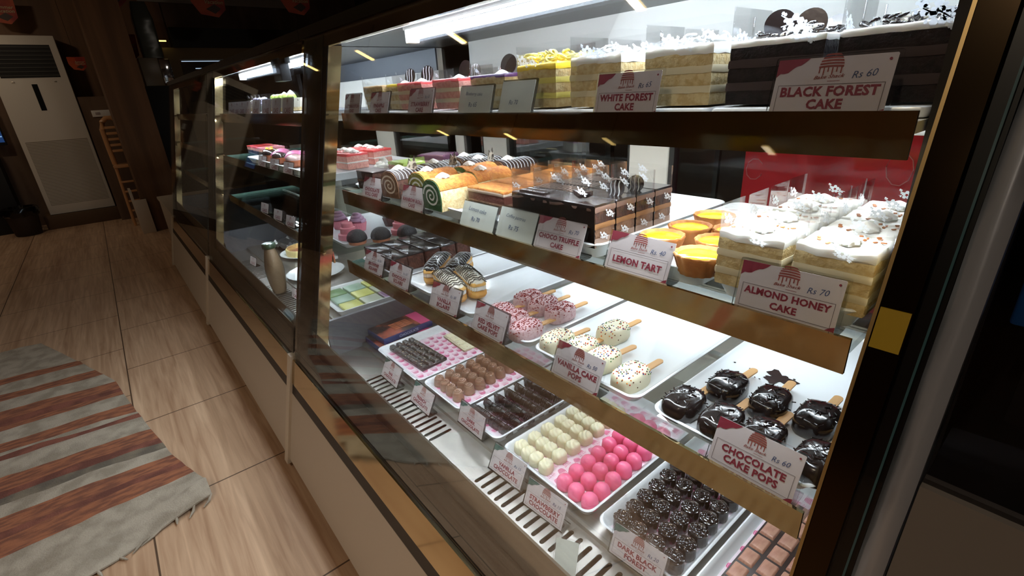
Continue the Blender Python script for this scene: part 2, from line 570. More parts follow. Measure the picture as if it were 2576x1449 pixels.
def price_tag(name_text, price, x, y, z, label, tilt=24, corner=MAROON, rz=0, hand=False, w=TAGW, h=TAGH, simple=False, group='price tags in acrylic stands'):
    t = thing('price_tag', label, 'price tag', (x, y, z), (0, 0, rz), group)
    T = Matrix.Rotation(math.radians(90 - tilt), 4, 'X')      # local (u, v, out) -> leaning panel facing the customer
    hw = w / 2
    g = G()
    g.plate(rr(hw, h / 2, .002, 2), -.0022, 0, 0, T @ Matrix.Translation((0, h / 2 + .001, 0)))
    n = 8
    poly = [(-.0005, .0003), (.020, .0003), (.0235, .002), (.0235, .0045), (.0220, .0045), (.0220, .0028), (.0195, .0018), (-.0005, .0018)]
    g.prism(poly, -hw, hw)
    g.obj('acrylic_stand', ACRY, t, sm=30)
    cw, ch = hw - .003, h / 2 - .0025
    c = G().plate(rr(cw, ch, .0008, 1), .0002, .0008, 0, T @ Matrix.Translation((0, h / 2 + .001, 0))).obj('card', PAPERH if hand else PAPER, t, sm=0)
    P = T @ Matrix.Translation((0, h / 2 + .001, .0011))
    if hand:
        q = G()
        L = name_text.split('\n')
        if L[0]:
            q.flat(fit(L[0], cw * 1.25, .007, shear=.3), 0, 0, P @ Matrix.Translation((-.004, .010, 0)) @ Matrix.Rotation(-.04, 4, 'Z'))
        if price:
            q.flat(fit(price, cw * .55, .0075, shear=.15, bold=.01), 0, 0, P @ Matrix.Translation((-.004, -.006, 0)))
        if q.f:
            q.obj('handwriting', BLUEINK, c, sm=0)
        return t
    if simple:
        q = G()
        emblem(q, 0, P @ Matrix.Translation((0, h * .12, 0)) @ Matrix.Diagonal((.018, .014, 1, 1)), False)
        q.obj('emblem', REDINK, c, sm=0)
        q = G().flat(fit(name_text, cw * 1.5, h * .30, bold=.02, res=1), 0, 0, P @ Matrix.Translation((0, -h * .22, 0)))
        q.obj('lettering', MAROON, c, sm=0)
        return t
    q = G()
    ce = [(-cw, ch)] + [(-cw + cw * .58 * i / 8, ch - .0128 * (1 - (i / 8) ** 1.6) * (1 if i else 1.15) + .0009 * math.sin(i * 1.7)) for i in range(9)]
    ce[-1] = (-cw + cw * .58, ch)
    q.flat(([(x, y_) for x, y_ in ce], [tuple(range(len(ce)))]), 0, 0, P)
    if corner is MAROON:
        q.flat(([(cw, -ch), (cw, -ch + .005), (cw - .004, -ch + .0035), (cw - .008, -ch)], [(0, 1, 2, 3)]), 0, 0, P)
    q.obj('corner_patch', corner, c, sm=0)
    q = G()
    emblem(q, 0, P @ Matrix.Translation((-.001, .0065, 0)) @ Matrix.Diagonal((.0235, .0185, 1, 1)))
    q.obj('emblem', REDINK, c, sm=0)
    q = G()
    bx, by0, by1 = cw - .004, -ch + .003, .0018
    for pts in (((-bx, by1), (bx, by1)), ((-bx, by0), (bx, by0)), ((-bx, by0), (-bx, by1)), ((bx, by0), (bx, by1))):
        (xa, ya), (xb, yb) = pts
        e = .00022
        q.flat(([(min(xa, xb) - e, min(ya, yb) - e), (max(xa, xb) + e, min(ya, yb) - e), (max(xa, xb) + e, max(ya, yb) + e), (min(xa, xb) - e, max(ya, yb) + e)], [(0, 1, 2, 3)]), 0, 0, P)
    q.obj('ruled_box', GREYINK, c, sm=0)
    q = G()
    L = name_text.split('\n')
    if len(L) == 1:
        q.flat(fit(L[0], bx * 1.72, .0095, bold=.040, sp=1.05), 0, 0, P @ Matrix.Translation((0, (by0 + by1) / 2, 0)))
    else:
        big = max(L, key=len)
        vv = fit(big, bx * 1.75, .0078, bold=.040, sp=1.05)
        hh = max(v[1] for v in vv[0]) - min(v[1] for v in vv[0])
        k1 = hh / .729
        for i, s_ in enumerate(L):
            q.flat(text(s_, k1, bold=.040, sp=1.05), 0, 0, P @ Matrix.Translation((0, (by0 + by1) / 2 + (.0052 if i == 0 else -.0052), 0)))
    q.obj('lettering', MAROON, c, sm=0)
    q = G()
    if price:
        q.flat(fit(price, .020, .0055, shear=.3), 0, 0, P @ Matrix.Translation((cw * .56, .0090, 0)) @ Matrix.Rotation(.08, 4, 'Z'))
        q.obj('price', BLUEINK, c, sm=0)
    q = G().plate([(.0011 * math.cos(a * PI / 4), .0011 * math.sin(a * PI / 4)) for a in range(8)], 0, .0002, 0, P @ Matrix.Translation((cw - .0045, ch - .0045, 0)))
    q.obj('dot', MAROON, c, sm=0)
    return t


def tray(x0, x1, y0, y1, z, label, h=.022, name='serving_tray', r=.018, group='white serving trays', fl=.0032):
    cx, cy, hx, hy = (x0 + x1) / 2, (y0 + y1) / 2, (x1 - x0) / 2, (y1 - y0) / 2
    t = []
    for zz, d in ((0, .012), (h * .3, .009), (h - .004, .003), (h - .001, .0004), (h, .0012), (h + .0006, .003), (h - .001, .0052), (max(fl + .0034, h - .006), .0075), (fl + .0028, .0125), (fl, .0165)):
        t.append([(x, y, zz) for x, y in rr(hx - d, hy - d, max(.004, r - d * .5), 6)])
    o = G().loft(t).obj(name, TRAY, sm=50)
    o.location = (cx, cy, z)
    tag(o, label, 'tray', group)
    return o


def liner(x0, x1, y0, y1, z, label, rot=.0, ang=100, pitch=.027, size=.021):
    hx, hy = (x1 - x0) / 2, (y1 - y0) / 2
    t = thing('liner_paper', label, 'paper', ((x0 + x1) / 2, (y0 + y1) / 2, z), rot, 'printed liner papers')
    g = G()
    nx, ny = 10, 14
    vs = [(-hx + 2 * hx * i / nx, -hy + 2 * hy * j / ny, 0) for j in range(ny + 1) for i in range(nx + 1)]
    fs = [(j * (nx + 1) + i, j * (nx + 1) + i + 1, (j + 1) * (nx + 1) + i + 1, (j + 1) * (nx + 1) + i) for j in range(ny) for i in range(nx)]
    g.add(vs, fs)
    g.add([(a, b, -.0003) for a, b, c in vs], [tuple(reversed(f)) for f in fs])
    sh = g.obj('sheet', LINER, t, sm=0)
    q = G()
    j = 0
    y = -hy + size * .55
    while y < hy - size * .45:
        x = -hx + size * .55 + (pitch * .5 if j % 2 else 0)
        while x < hx - size * .45:
            a = math.radians(ang + (0 if j % 2 else 14))
            emblem(q, 0, Matrix.Translation((x, y, .0004)) @ Matrix.Rotation(a, 4, 'Z') @ Matrix.Diagonal((size * .92, size * .80, 1, 1)) @ Matrix.Translation((0, -.4, 0)), False)
            x += pitch
        y += pitch * .80
        j += 1
    q.obj('printed_emblems', LPINK, sh, sm=0)
    return t


# ------------------------------------------------------------------ display cases
ZT, ZS2, ZS3, ZD = 1.092, .914, .732, .430
LIPS = ((.475, 1.100, .036), (.442, .920, .034), (.421, .739, .034))


def slotted_deck(x0, x1, y0, y1, z, groups):
    bm = bmesh.new()
    def loop(pts):
        vs = [bm.verts.new((x, y, z)) for x, y in pts]
        for i in range(len(vs)):
            bm.edges.new((vs[i], vs[(i + 1) % len(vs)]))
    loop([(x0, y0), (x1, y0), (x1, y1), (x0, y1)])
    for (xa, n, p, ya, yb) in groups:
        for i in range(n):
            c = xa + i * p
            r = .0042
            pts = [(c + r * math.cos(a), ya + r * math.sin(a)) for a in [PI + k * PI / 6 for k in range(7)]]
            pts += [(c + r * math.cos(a), yb + r * math.sin(a)) for a in [k * PI / 6 for k in range(7)]]
            loop(pts)
    bmesh.ops.triangle_fill(bm, use_beauty=True, edges=bm.edges[:], normal=(0, 0, 1))
    ret = bmesh.ops.extrude_face_region(bm, geom=bm.faces[:])
    for e in ret['geom']:
        if isinstance(e, bmesh.types.BMVert):
            e.co.z -= .002
    bmesh.ops.recalc_face_normals(bm, faces=bm.faces[:])
    g = G()
    bm.verts.index_update()
    g.add([tuple(v.co) for v in bm.verts], [tuple(v.index for v in f.verts) for f in bm.faces])
    bm.free()
    return g


def display_case(x0, x1, label, lit, slots, xs1=None, third=False):
    """x0..x1 module; post 0.18 m wide at the left, shelves between the posts"""
    r = thing('display_case', label, 'display case', ((x0 + x1) / 2, .60, 0), 0, 'display cases in the counter row')
    W = dict(parent=r, world=True)
    xi = x0 + .185          # inner left face
    xe = x1 - .06 if xs1 is None else xs1
    S = slope
    # cabinet body and front
    G().prism([(S(.03) + .014, .02), (S(.385) + .014, .385), (.97, .385), (.97, .02)], x0 + .004, x1 - .004).obj('cabinet', BLACKM, sm=0, **W)
    def strip(za, zb, th, xa=x0 + .016, xb=x1 - .016, o=0):
        return G().prism([(S(za) - o, za), (S(za) - o + th, za), (S(zb) - o + th, zb), (S(zb) - o, zb)], xa, xb)
    strip(.035, .268, .012, o=.001).obj('front_panel', LAMW, sm=0, **W)
    strip(.268, .305, .010).obj('dark_band', BAND, sm=0, **W)  # brown band between the white panel and the gold strip
    strip(.303, .381, .013, o=.002).obj('gold_strip', GOLD, sm=0, **W)
    strip(0, .036, .03, o=-.03).obj('plinth', BLACKM, sm=0, **W)
    G().prism([(S(.02) - .009, .02), (S(.02) + .02, .02), (S(.39) + .02, .39), (S(.392) - .009, .392)], x0 - .016, x0 + .016).obj('joint_trim', TRIMW, sm=0, **W)
    # glass front with its black borders
    gl = G().prism([(S(.384), .384), (S(.384) + .006, .384), (S(1.285) + .006, 1.285), (S(1.285), 1.285)], x0 + .01, x1 - .008).obj('front_glass', GLASS, sm=0, **W)
    strip(.385, .462, .0015, x0 + .01, x1 - .008, -.0065).obj('bottom_border', BLACK, gl, sm=0, world=True)
    strip(.385, 1.285, .002, x0 + .01, xi - .03, -.0065).obj('side_border', BLACK, gl, sm=0, world=True)
    # corner post with the gold mirror on its inner side
    G().prism([(S(.40) + .01, .40), (S(.40) + .045, .40), (S(1.26) + .045, 1.26), (S(1.26) + .01, 1.26)], x0 + .012, xi - .003).obj('corner_post', BLACKM, sm=0, **W)
    G().prism([(S(.43) + .011, .43), (S(.43) + .045, .43), (S(1.256) + .045, 1.256), (S(1.256) + .011, 1.256)], xi - .003, xi).obj('mirror_strip', GOLD, sm=0, **W)
    # top
    tp = G().prism([(S(1.29) - .004, 1.288), (S(1.29) - .004, 1.312), (.98, 1.312), (.98, 1.288)], x0, x1 - .002).obj('top_board', BLACK, sm=0, **W)
    G().prism([(S(1.256) + .0075, 1.256), (S(1.256) + .02, 1.256), (S(1.29) + .02, 1.288), (S(1.29) + .0075, 1.288)], x0 + .01, x1 - .01).obj('top_rail', GOLD, sm=0, **W)
    G().box(x0 + .01, x1 - .01, S(1.28) + .03, .955, 1.272, 1.286).obj('inner_ceiling', mat('ceiling_steel', (.30, .30, .31), .35, .8, bump=.08, bsc=20, stretch=(1, 6, 1)), sm=0, **W)
    if lit:  # unseen fill strip behind the top rail, added to light the cake fronts
        G().rbox(xi + .04, xe - .04, S(1.26) + .022, S(1.26) + .034, 1.258, 1.270, .002, .001).obj('front_fill_strip', WHITE, **W)
        l = area('front_fill_light', ((xi + xe) / 2, S(1.26) + .028, 1.2565), (math.radians(38), 0, 0), xe - xi - .12, .009, 3.2 * lit, (.90, .95, 1.0))
        l.parent = r
        l.location = Vector(l.location) - r.location
    # floor of the case
    G().prism([(S(.50) + .012, .515), (S(.50) + .015, .517), (.357, ZD + .002), (.357, ZD - .004), (S(.42) + .02, ZD - .004)], xi, xe).obj('front_ledge', STEEL, sm=0, **W)
    slotted_deck(xi, xe, .357, .452, ZD, slots).obj('vent_deck', STEEL, sm=0, **W)
    G().box(xi, xe, .452, .95, ZD - .03, ZD + .010).obj('deck_step', STEEL, sm=0, **W)
    G().box(xi - .012, xi - .001, .36, .95, ZD - .02, .542).obj('side_divider', mat('grey_divider', (.26, .26, .28), .35), sm=0, **W)
    # back wall and sliding rear doors
    bk = mat('inner_white', (.88, .86, .81), .45)
    top = mat('dark_fascia', (.22, .23, .25), .5)
    if not third:
        G().box(xi - .02, x1 - .02, .95, .97, 1.035, 1.272).obj('back_panel', bk, sm=0, **W)
        if slots and x0 < -2:
            G().box(xi - .02, x1 - .02, .944, .95, 1.205, 1.272).obj('dark_fascia', top, sm=0, **W)
        G().box(xi - .02, x1 - .02, .95, .97, .385, .70).obj('lower_back', bk, sm=0, **W)
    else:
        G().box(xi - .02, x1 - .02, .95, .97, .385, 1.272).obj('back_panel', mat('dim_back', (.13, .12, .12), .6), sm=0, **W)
    if not third:
        a, b = xi - .02, x1 - .02
        mul = [(-.72, -.615), (-1.29, -1.175)] if x0 > -2 else [(-2.07, -1.91), (-2.72, -2.60), (-1.45, -1.40)]
        for p, q in mul:
            ds = G().rbox(p, q, .945, .972, .70, 1.035, .004, .002).obj('rear_door_stile', bk, sm=30, **W)
            G().box(q, q + .012, .948, .968, .70, 1.035).obj('rubber_gasket', BLACKM, ds, world=True, sm=0)
            G().box(p - .006, p, .948, .968, .70, 1.035).obj('rubber_gasket', BLACKM, ds, world=True, sm=0)
        ed = sorted([a] + [v for pq in mul for v in pq] + [b])
        for i in range(0, len(ed) - 1, 2):
            if ed[i + 1] - ed[i] > .03:
                G().box(ed[i] + .012, ed[i + 1] - .006, .957, .962, .70, 1.035).obj('rear_glass', GLASS, sm=0, **W)
    # shelves with their gold price rails, unseen fill strips added to light the goods
    for i, (ly, lz, lh) in enumerate(LIPS):
        sz = (ZT, ZS2, ZS3)[i]
        xa, xb = xi + .097, xe
        back = .86
        sh = G()
        sh.box(xa, xb, ly + .006, back, sz - .009, sz)
        s_ = sh.obj('shelf', mat('shelf_enamel', (.80, .78, .73), .3) if i == 0 else SHELFG, sm=0, **W)
        if i:
            e = G()
            e.box(xa - .0012, xa, ly + .006, back, sz - .010, sz + .0005)
            e.obj('glass_edge', GEDGE, s_, sm=0, world=True)
        lp = G()
        lp.box(xa, xb, ly, ly + .004, lz - lh, lz)
        lp.obj('price_rail', GOLD, s_, sm=0, world=True)
        if lit and i < 3:
            n = 'fill_strip'
            G().rbox(xa + .01, xb - .01, ly + .006, ly + .017, sz - .020, sz - .0095, .002, .001).obj(n, WHITE, s_, world=True)
            l = area('fill_strip_light', ((xa + xb) / 2, ly + .0115, sz - .0215), (math.radians(-53), 0, 0), xb - xa - .05, .009, STRIP_W[i] * lit, (.84, .92, 1.0))
            l.parent = r
            l.location = Vector(l.location) - r.location
            G().rbox(xa + .01, xb - .01, .664, .676, sz - .0165, sz - .0095, .002, .001).obj(n, WHITE, s_, world=True)  # second unseen strip, added to even out the shelf light
            l = area('fill_strip_light', ((xa + xb) / 2, .670, sz - .0180), (0, 0, 0), xb - xa - .05, .010, MID_W[i] * lit, (.84, .92, 1.0))
            l.parent = r
            l.location = Vector(l.location) - r.location
        for px in (xa + .02, xb - .02):
            G().box(px - .006, px + .006, back - .01, .95, sz - .03, sz - .010).obj('shelf_bracket', STEEL, s_, sm=0, world=True)
    return r


SL1 = [(-1.118, 17, .0203, .380, .430), (-.626, 17, .0206, .384, .434), (-.245, 6, .0206, .384, .434)]
SL2 = [(-2.56, 17, .0203, .380, .430), (-2.10, 26, .0203, .380, .430)]
case1 = display_case(-1.50, -.035, 'lit pastry case nearest the camera, with rows of cakes and chocolates', 1.0, SL1, -.10)
case2 = display_case(-2.965, -1.50, 'middle pastry case beyond the dark post, with doughnuts and a bottle inside', .75, SL2, -1.325)
case3 = display_case(-4.43, -2.965, 'far unlit pastry case whose glass reflects the tall air conditioner', 0, [], None, True)
case2_l, case3_l = None, None
# right end post of the nearest case
g = G()
g.prism([(slope(.39) - .004, .39), (slope(.39) + .05, .39), (slope(1.288) + .05, 1.288), (slope(1.288) - .004, 1.288)], -.083, -.062)
po = g.obj('end_post', mat('bronze_mirror', (.22, .18, .13), .18, 1.0), case1, world=True, sm=0)
g = G()
g.prism([(slope(.39) - .006, .39), (slope(.39) + .05, .39), (slope(1.288) + .05, 1.288), (slope(1.288) - .006, 1.288)], -.0855, -.083)
g.obj('edge_bead', mat('brass_bead', (.72, .62, .42), .35, .7), po, world=True, sm=0)
G().box(-.098, -.030, .50, .97, .40, 1.272).obj('end_panel', mat('end_panel_dark', (.10, .08, .07), .4), case1, world=True, sm=0)
# yellow label on the post
yl = G().prism([(slope(.932) - .0052, .932), (slope(.932) - .0042, .932), (slope(.963) - .0042, .963), (slope(.963) - .0052, .963)], -.0822, -.063).obj('yellow_sticker', mat('yellow_label', (.62, .52, .05), .5), sm=0)
tag(yl, 'plain yellow sticker on the dark end post of the nearest case', 'sticker')


# tubes
def tube_lamp(x0, x1, y, z, case, label, power):
    t = thing('tube_lamp', label, 'lamp', ((x0 + x1) / 2, y, z), 0, 'tube lamps under the case tops')
    hw = (x1 - x0) / 2
    G().tube([(-hw, 0, 0), (hw, 0, 0)], .0085, 12).obj('tube', TUBE if power == 1 else mat('tube_light_dim', (.86, .92, 1), .5, emit=TUBE_E * power), t, sm=60)
    G().rbox(-hw - .02, hw + .02, -.011, .013, .012, .022, .003, .002).obj('batten', mat('batten_grey', (.55, .55, .54), .4), t)
    for sx in (-1, 1):
        G().rbox(sx * hw - .008, sx * hw + .008, -.014, .014, -.014, .013, .003, .002).obj('end_cap', WHITE, t)


tube_lamp(-1.045, -.12, .595, 1.2505, case1, 'bright tube lamp under the top of the nearest pastry case', 1.0)
tube_lamp(-2.62, -1.62, .595, 1.2505, case2, 'tube lamp under the top of the middle pastry case', 1.25)
# black sensor box and paper label in the middle case
t = thing('sensor_box', 'black sensor box hung behind the glass of the middle case', 'sensor', (-1.76, .515, 1.195))
G().rbox(-.05, .03, -.012, .02, 0, .066, .004, .003).obj('housing', BLACKM, t)
G().rbox(.03, .075, -.006, .012, .048, .062, .003, .002).obj('arm', BLACKM, t)
G().tube([(0, 0, .066), (0, 0, .078)], .004).obj('hanger', BLACKM, t)
t = thing('paper_label', 'white printed label on the steel ledge of the middle case', 'label', (-1.585, .3195, .476))
T = Matrix.Rotation(math.radians(-66), 4, 'X')
q = G().plate(rr(.048, .03, .001, 1), 0, .0006, 0, T).obj('sheet', PAPERH, t, sm=0)
b = G()
for i in range(7):
    b.box(-.04, .038 - .01 * (i % 3), -.024 + i * .0072, -.0215 + i * .0072 + (.002 if i == 4 else 0), .0007, .0009, 0, T)
b.obj('printed_lines', mat('label_blue', (.25, .42, .55), .6), q, sm=0)


# ------------------------------------------------------------------ bottom deck: trays and chocolates
ZB = ZD + .0105
LZ = ZB + .0036          # on a tray's floor
tray(-1.212, -.972, .452, .80, ZB, 'white tray at the left of the case bottom under the scored dark chocolate slab')
tray(-.966, -.800, .462, .80, ZB, 'white tray on the case bottom holding the swirled milk chocolates')
tray(-.793, -.660, .462, .80, ZB, 'white tray on the case bottom holding the ribbed dark chocolate logs')
tray(-.640, -.405, .458, .80, ZB, 'white tray on the case bottom shared by cream and pink chocolates')
tray(-.393, -.236, .462, .80, ZB, 'white tray on the case bottom holding the rose chocolates')
tray(-.228, -.100, .440, .80, ZB, 'white tray at the right end of the case bottom under the milk chocolate tiles')
LQ = LZ + .0006
liner(-1.192, -.992, .474, .785, LQ, 'pink printed liner paper under the scored dark chocolate slab', ang=-108)
liner(-.948, -.818, .482, .785, LQ, 'pink printed liner paper under the swirled milk chocolates', ang=-108)
liner(-.776, -.677, .482, .785, LQ, 'pink printed liner paper under the ribbed dark chocolate logs', ang=-108)
liner(-.622, -.423, .478, .785, LQ, 'pink printed liner paper under the cream and pink chocolates', ang=80)
liner(-.375, -.254, .482, .785, LQ, 'pink printed liner paper under the rose chocolates', ang=80)
liner(-.213, -.115, .460, .785, LQ, 'pink printed liner paper under the milk chocolate tiles', ang=80)
CZ = LQ + .0006
ORD = ('front', 'second', 'third', 'fourth', 'fifth', 'sixth', 'seventh', 'eighth', 'ninth')


def grid(root_fn, xs, y0, dy, rows, what, group, cols, skip=(), drift=-.002, z=CZ, rot=0, jig=.0012):
    first = None
    for j in range(rows):
        for i, x in enumerate(xs):
            if (j, i) in skip:
                continue
            lab = '%s, %s row from the front, %s' % (what, ORD[j], cols[i])
            p = (x + drift * j + random.uniform(-jig, jig), y0 + dy * j + random.uniform(-jig, jig), z)
            a = rot + random.uniform(-.25, .25)
            if first is None:
                first = root_fn(lab, p, a, group)
            else:
                o = first.copy()
                COL.objects.link(o)
                o.location = p
                o.rotation_euler = (0, 0, a)
                o['label'] = lab
                for c in first.children:
                    d = c.copy()
                    COL.objects.link(d)
                    d.parent = o


C4 = ('leftmost of four columns', 'second of four columns', 'third of four columns', 'rightmost of four columns')
C3 = ('left column', 'middle column', 'right column')


def place(g, name, m, lab, p, a, group, cat='chocolate', sm=45):
    o = g.obj(name, m, sm=sm)
    o.location = p
    o.rotation_euler = (0, 0, a)
    return tag(o, lab, cat, group)


def milk(lab, p, a, grp):
    g = G().lathe([(.0138, 0), (.0146, .0012), (.0142, .008), (.0130, .015), (.0118, .0195), (.0100, .0222), (.0074, .0236), (.003, .0238), (.0006, .0236)], 28,
                  fn=lambda t, r, z: r * (1 + (.02 * math.sin(14 * t) if .002 < z < .018 else 0)))
    sp = [((.0098 - .0088 * k / 34) * math.cos(k * .36), (.0098 - .0088 * k / 34) * math.sin(k * .36), .0222 + .0026 * (k / 34)) for k in range(35)]
    g.tube(sp, [.0017 + .0007 * math.sin(PI * k / 34) for k in range(35)], 6)
    return place(g, 'swirl_chocolate', MCHOC, lab, p, a, grp)


grid(milk, (-.944, -.915, -.888, -.858), .500, .0335, 6, 'milk chocolate with a swirled top', 'swirled milk chocolates', C4)


def logc(lab, p, a, grp):
    rings = []
    n = 46
    for k in range(n + 1):
        x = -.0152 + .0304 * k / n
        e = min(1, (k + .6) / 3, (n - k + .6) / 4)
        e = .62 + .38 * math.sin(e * PI / 2)
        rib = 1 + (.085 * math.sin(2 * PI * (x + .005) / .0050) if x > -.005 else 0)
        ring = []
        for i in range(15):
            th = PI * i / 14
            ring.append((x + .0016 * math.sin(th) * (1 if x > -.005 else 0), -.0100 * e * rib * math.cos(th), .0008 + (.0200 * e * rib) * math.sin(th) ** .85))
        rings.append(ring)
    g = G().loft(rings)
    return place(g, 'log_chocolate', DCHOC, lab, p, a, grp, sm=60)


for j in range(6):
    for i in range(4):
        lab = 'ribbed dark chocolate log piece, %s row from the front, %s' % (ORD[j], ('left end', 'second from the left', 'third from the left', 'right end')[i])
        p = (-.7775 + .0322 * i + .004 * (j % 2) * 0 - .002 * (j % 2), .500 + .0312 * j + .0012 * i, CZ)
        if i == 0 and j == 0:
            lg = logc(lab, p, .04, 'ribbed dark chocolate logs')
        else:
            o = lg.copy()
            COL.objects.link(o)
            o.location = p
            o.rotation_euler = (0, 0, .04 + (PI if (i + j) % 3 == 1 else 0))
            o['label'] = lab


def vanil(lab, p, a, grp):
    def f(q, t, a_):
        x, y, z = q
        if z < .006:
            return q
        u = math.hypot(x - .013, y - .012)
        return (x, y, z + .0011 * max(-.6, math.sin(u * 900)) * (1 if u > .012 else .2))
    g = G().dome(.0136, .0150, 2.7, [(.94, 0), (1, .002), (.99, .010), (.96, .0145)] + [(.96 * math.cos(b), .0145 + .0085 * math.sin(b)) for b in (.2, .4, .6, .75, .9, 1.05, 1.2, 1.35, 1.5)], 36, fn=f)
    return place(g, 'shell_chocolate', WCHOC, lab, p, a, grp)


grid(vanil, (-.615, -.592, -.5685, -.543), .492, .0385, 7, 'cream chocolate with ribbed shell top', 'cream shell chocolates', C4, drift=-.001, rot=.05)


def pinkd(lab, p, a, grp):
    g = G().lathe([(.0142, 0), (.0152, .001), (.0154, .008), (.0150, .013)] + [(.0150 * math.cos(b), .013 + .0140 * math.sin(b)) for b in (.25, .5, .75, 1.0, 1.25, 1.5)], 40,
                  fn=lambda t, r, z: r * (1 + (.012 * math.sin(20 * t) if .0005 < z < .014 else 0)))
    return place(g, 'dome_chocolate', PINKC, lab, p, a, grp)


grid(pinkd, (-.489, -.459, -.427), .487, .0345, 8, 'glossy pink domed chocolate', 'pink domed chocolates', C3, drift=-.0022)


def rose(lab, p, a, grp):
    prof = [(.96, 0), (1, .001), (.99, .012), (.95, .019), (.90, .0215), (.72, .0240), (.45, .0258), (.05, .0262)]
    g = G().dome(.0152, .0152, 2, prof, 40, fn=lambda q, t, a_: (q[0] * (1 + .02 * math.sin(14 * a_)), q[1] * (1 + .02 * math.sin(14 * a_)), q[2]) if q[2] < .018 else q)
    for r, z, n, rad, ph in ((.0136, .0212, 5, .0016, .2), (.0104, .0232, 5, .0016, .85), (.0072, .0250, 4, .0015, .3), (.0040, .0262, 3, .0014, .9)):
        for k in range(n):
            pts = []
            for i in range(7):
                th = ph + 2 * PI * (k + (i - 3) / 6 * 1.12) / n
                q = r * (1 + .10 * math.cos((i - 3) / 3 * PI / 2) - .10 * (i / 6))
                pts.append((q * math.cos(th), q * math.sin(th), z + .0012 * math.cos((i - 3) / 3 * 1.4)))
            g.tube(pts, [rad * (.45 + .55 * math.sin(PI * (i + .5) / 7)) for i in range(7)], 7)
    return place(g, 'rose_chocolate', mat('rose_chocolate_gloss', (.15, .115, .11), .16, coat=.6), lab, p, a, grp, sm=50)


grid(rose, (-.362, -.330, -.297, -.264), .494, .0338, 7, 'rose topped dark chocolate', 'rose topped dark chocolates', C4, drift=-.0006)


def slab(name, nx, ny, sx, sy, label, loc, rot, m, m2, gapd=.003, inset=.0015, top=.009, nuts=0):
    t = thing(name, label, 'chocolate', loc, rot)
    hx, hy = nx * sx / 2, ny * sy / 2
    b = G().rbox(-hx, hx, -hy, hy, 0, top - gapd, .002, .001).obj('base', m, t)
    first = None
    for j in range(ny):
        for i in range(nx):
            p = (-hx + sx * (i + .5), -hy + sy * (j + .5), top - gapd)
            if first is None:
                g = G()
                rings = [[(x, y, z) for x, y in rr(sx / 2 - d, sy / 2 - d, .001, 2)] for z, d in ((-.0008, inset), (gapd * .8, inset + .0016), (gapd, inset + .003))]
                g.loft(rings)
                first = g.obj('square', m2, t)
                first.location = p
            else:
                o = first.copy()
                COL.objects.link(o)
                o.location = p
    if nuts:
        q = G()
        for k in range(nuts):
            x, y = random.uniform(-hx, hx) * .92, random.uniform(-hy, hy) * .92
            M = Matrix.Translation((x, y, top)) @ Matrix.Rotation(random.random() * 6, 4, 'Z')
            e = random.uniform(.0008, .002)
            q.rbox(-e, e, -e * .6, e * .6, -.0006, .0006, .0004, .0003, 0, M)
        o = q.obj('nut_crumbs', mat('pale_nuts', (.76, .68, .55), .7), t)
        o['kind'] = 'stuff'
    return t


slab('chocolate_bar', 6, 4, .0308, .0205, 'dark chocolate slab scored into squares and dusted with pale crumbs', (-1.124, .534, CZ), .06, DCHOC, mat('slab_chocolate_lit', (.25, .22, .21), .3, coat=.3), .005, .0021, .013, nuts=55)  # squares use a lighter copy of the chocolate so the grooves look shaded
slab('chocolate_bar', 4, 2, .030, .030, 'white chocolate bar with nut specks behind the dark scored slab', (-1.095, .672, CZ), -.05, WCHOC, WCHOC, nuts=24)
slab('chocolate_bar', 3, 8, .0275, .0355, 'milk chocolate slab of pale tiles with dark gaps at the right end', (-.166, .604, CZ), .0, DCHOCM, TCHOC, .0045, .0026, .011)
# a second milk tile slab stacked behind, and dusty pink chocolates behind the rail
def dusk(lab, p, a, grp):
    g = G().lathe([(.0138, 0), (.0148, .001), (.0138, .012)] + [(.0136 * math.cos(b), .012 + .0125 * math.sin(b)) for b in (.25, .5, .75, 1.0, 1.25, 1.5)], 24)
    return place(g, 'dome_chocolate', mat('dusky_chocolate', (.70, .58, .60), .45), lab, p, a, grp)


for k, (x, y, nm) in enumerate(((-.842, .710, 'leftmost'), (-.815, .728, 'second from the left'), (-.777, .712, 'third from the left'), (-.745, .695, 'rightmost'))):
    lab = 'dusky pink domed chocolate behind the lowest rail, %s of the loose four' % nm
    if k == 0:
        dk = dusk(lab, (x, y, CZ), 0, 'dusky pink chocolates')
    else:
        o = dk.copy()
        COL.objects.link(o)
        o.location = (x, y, CZ)
        o['label'] = lab

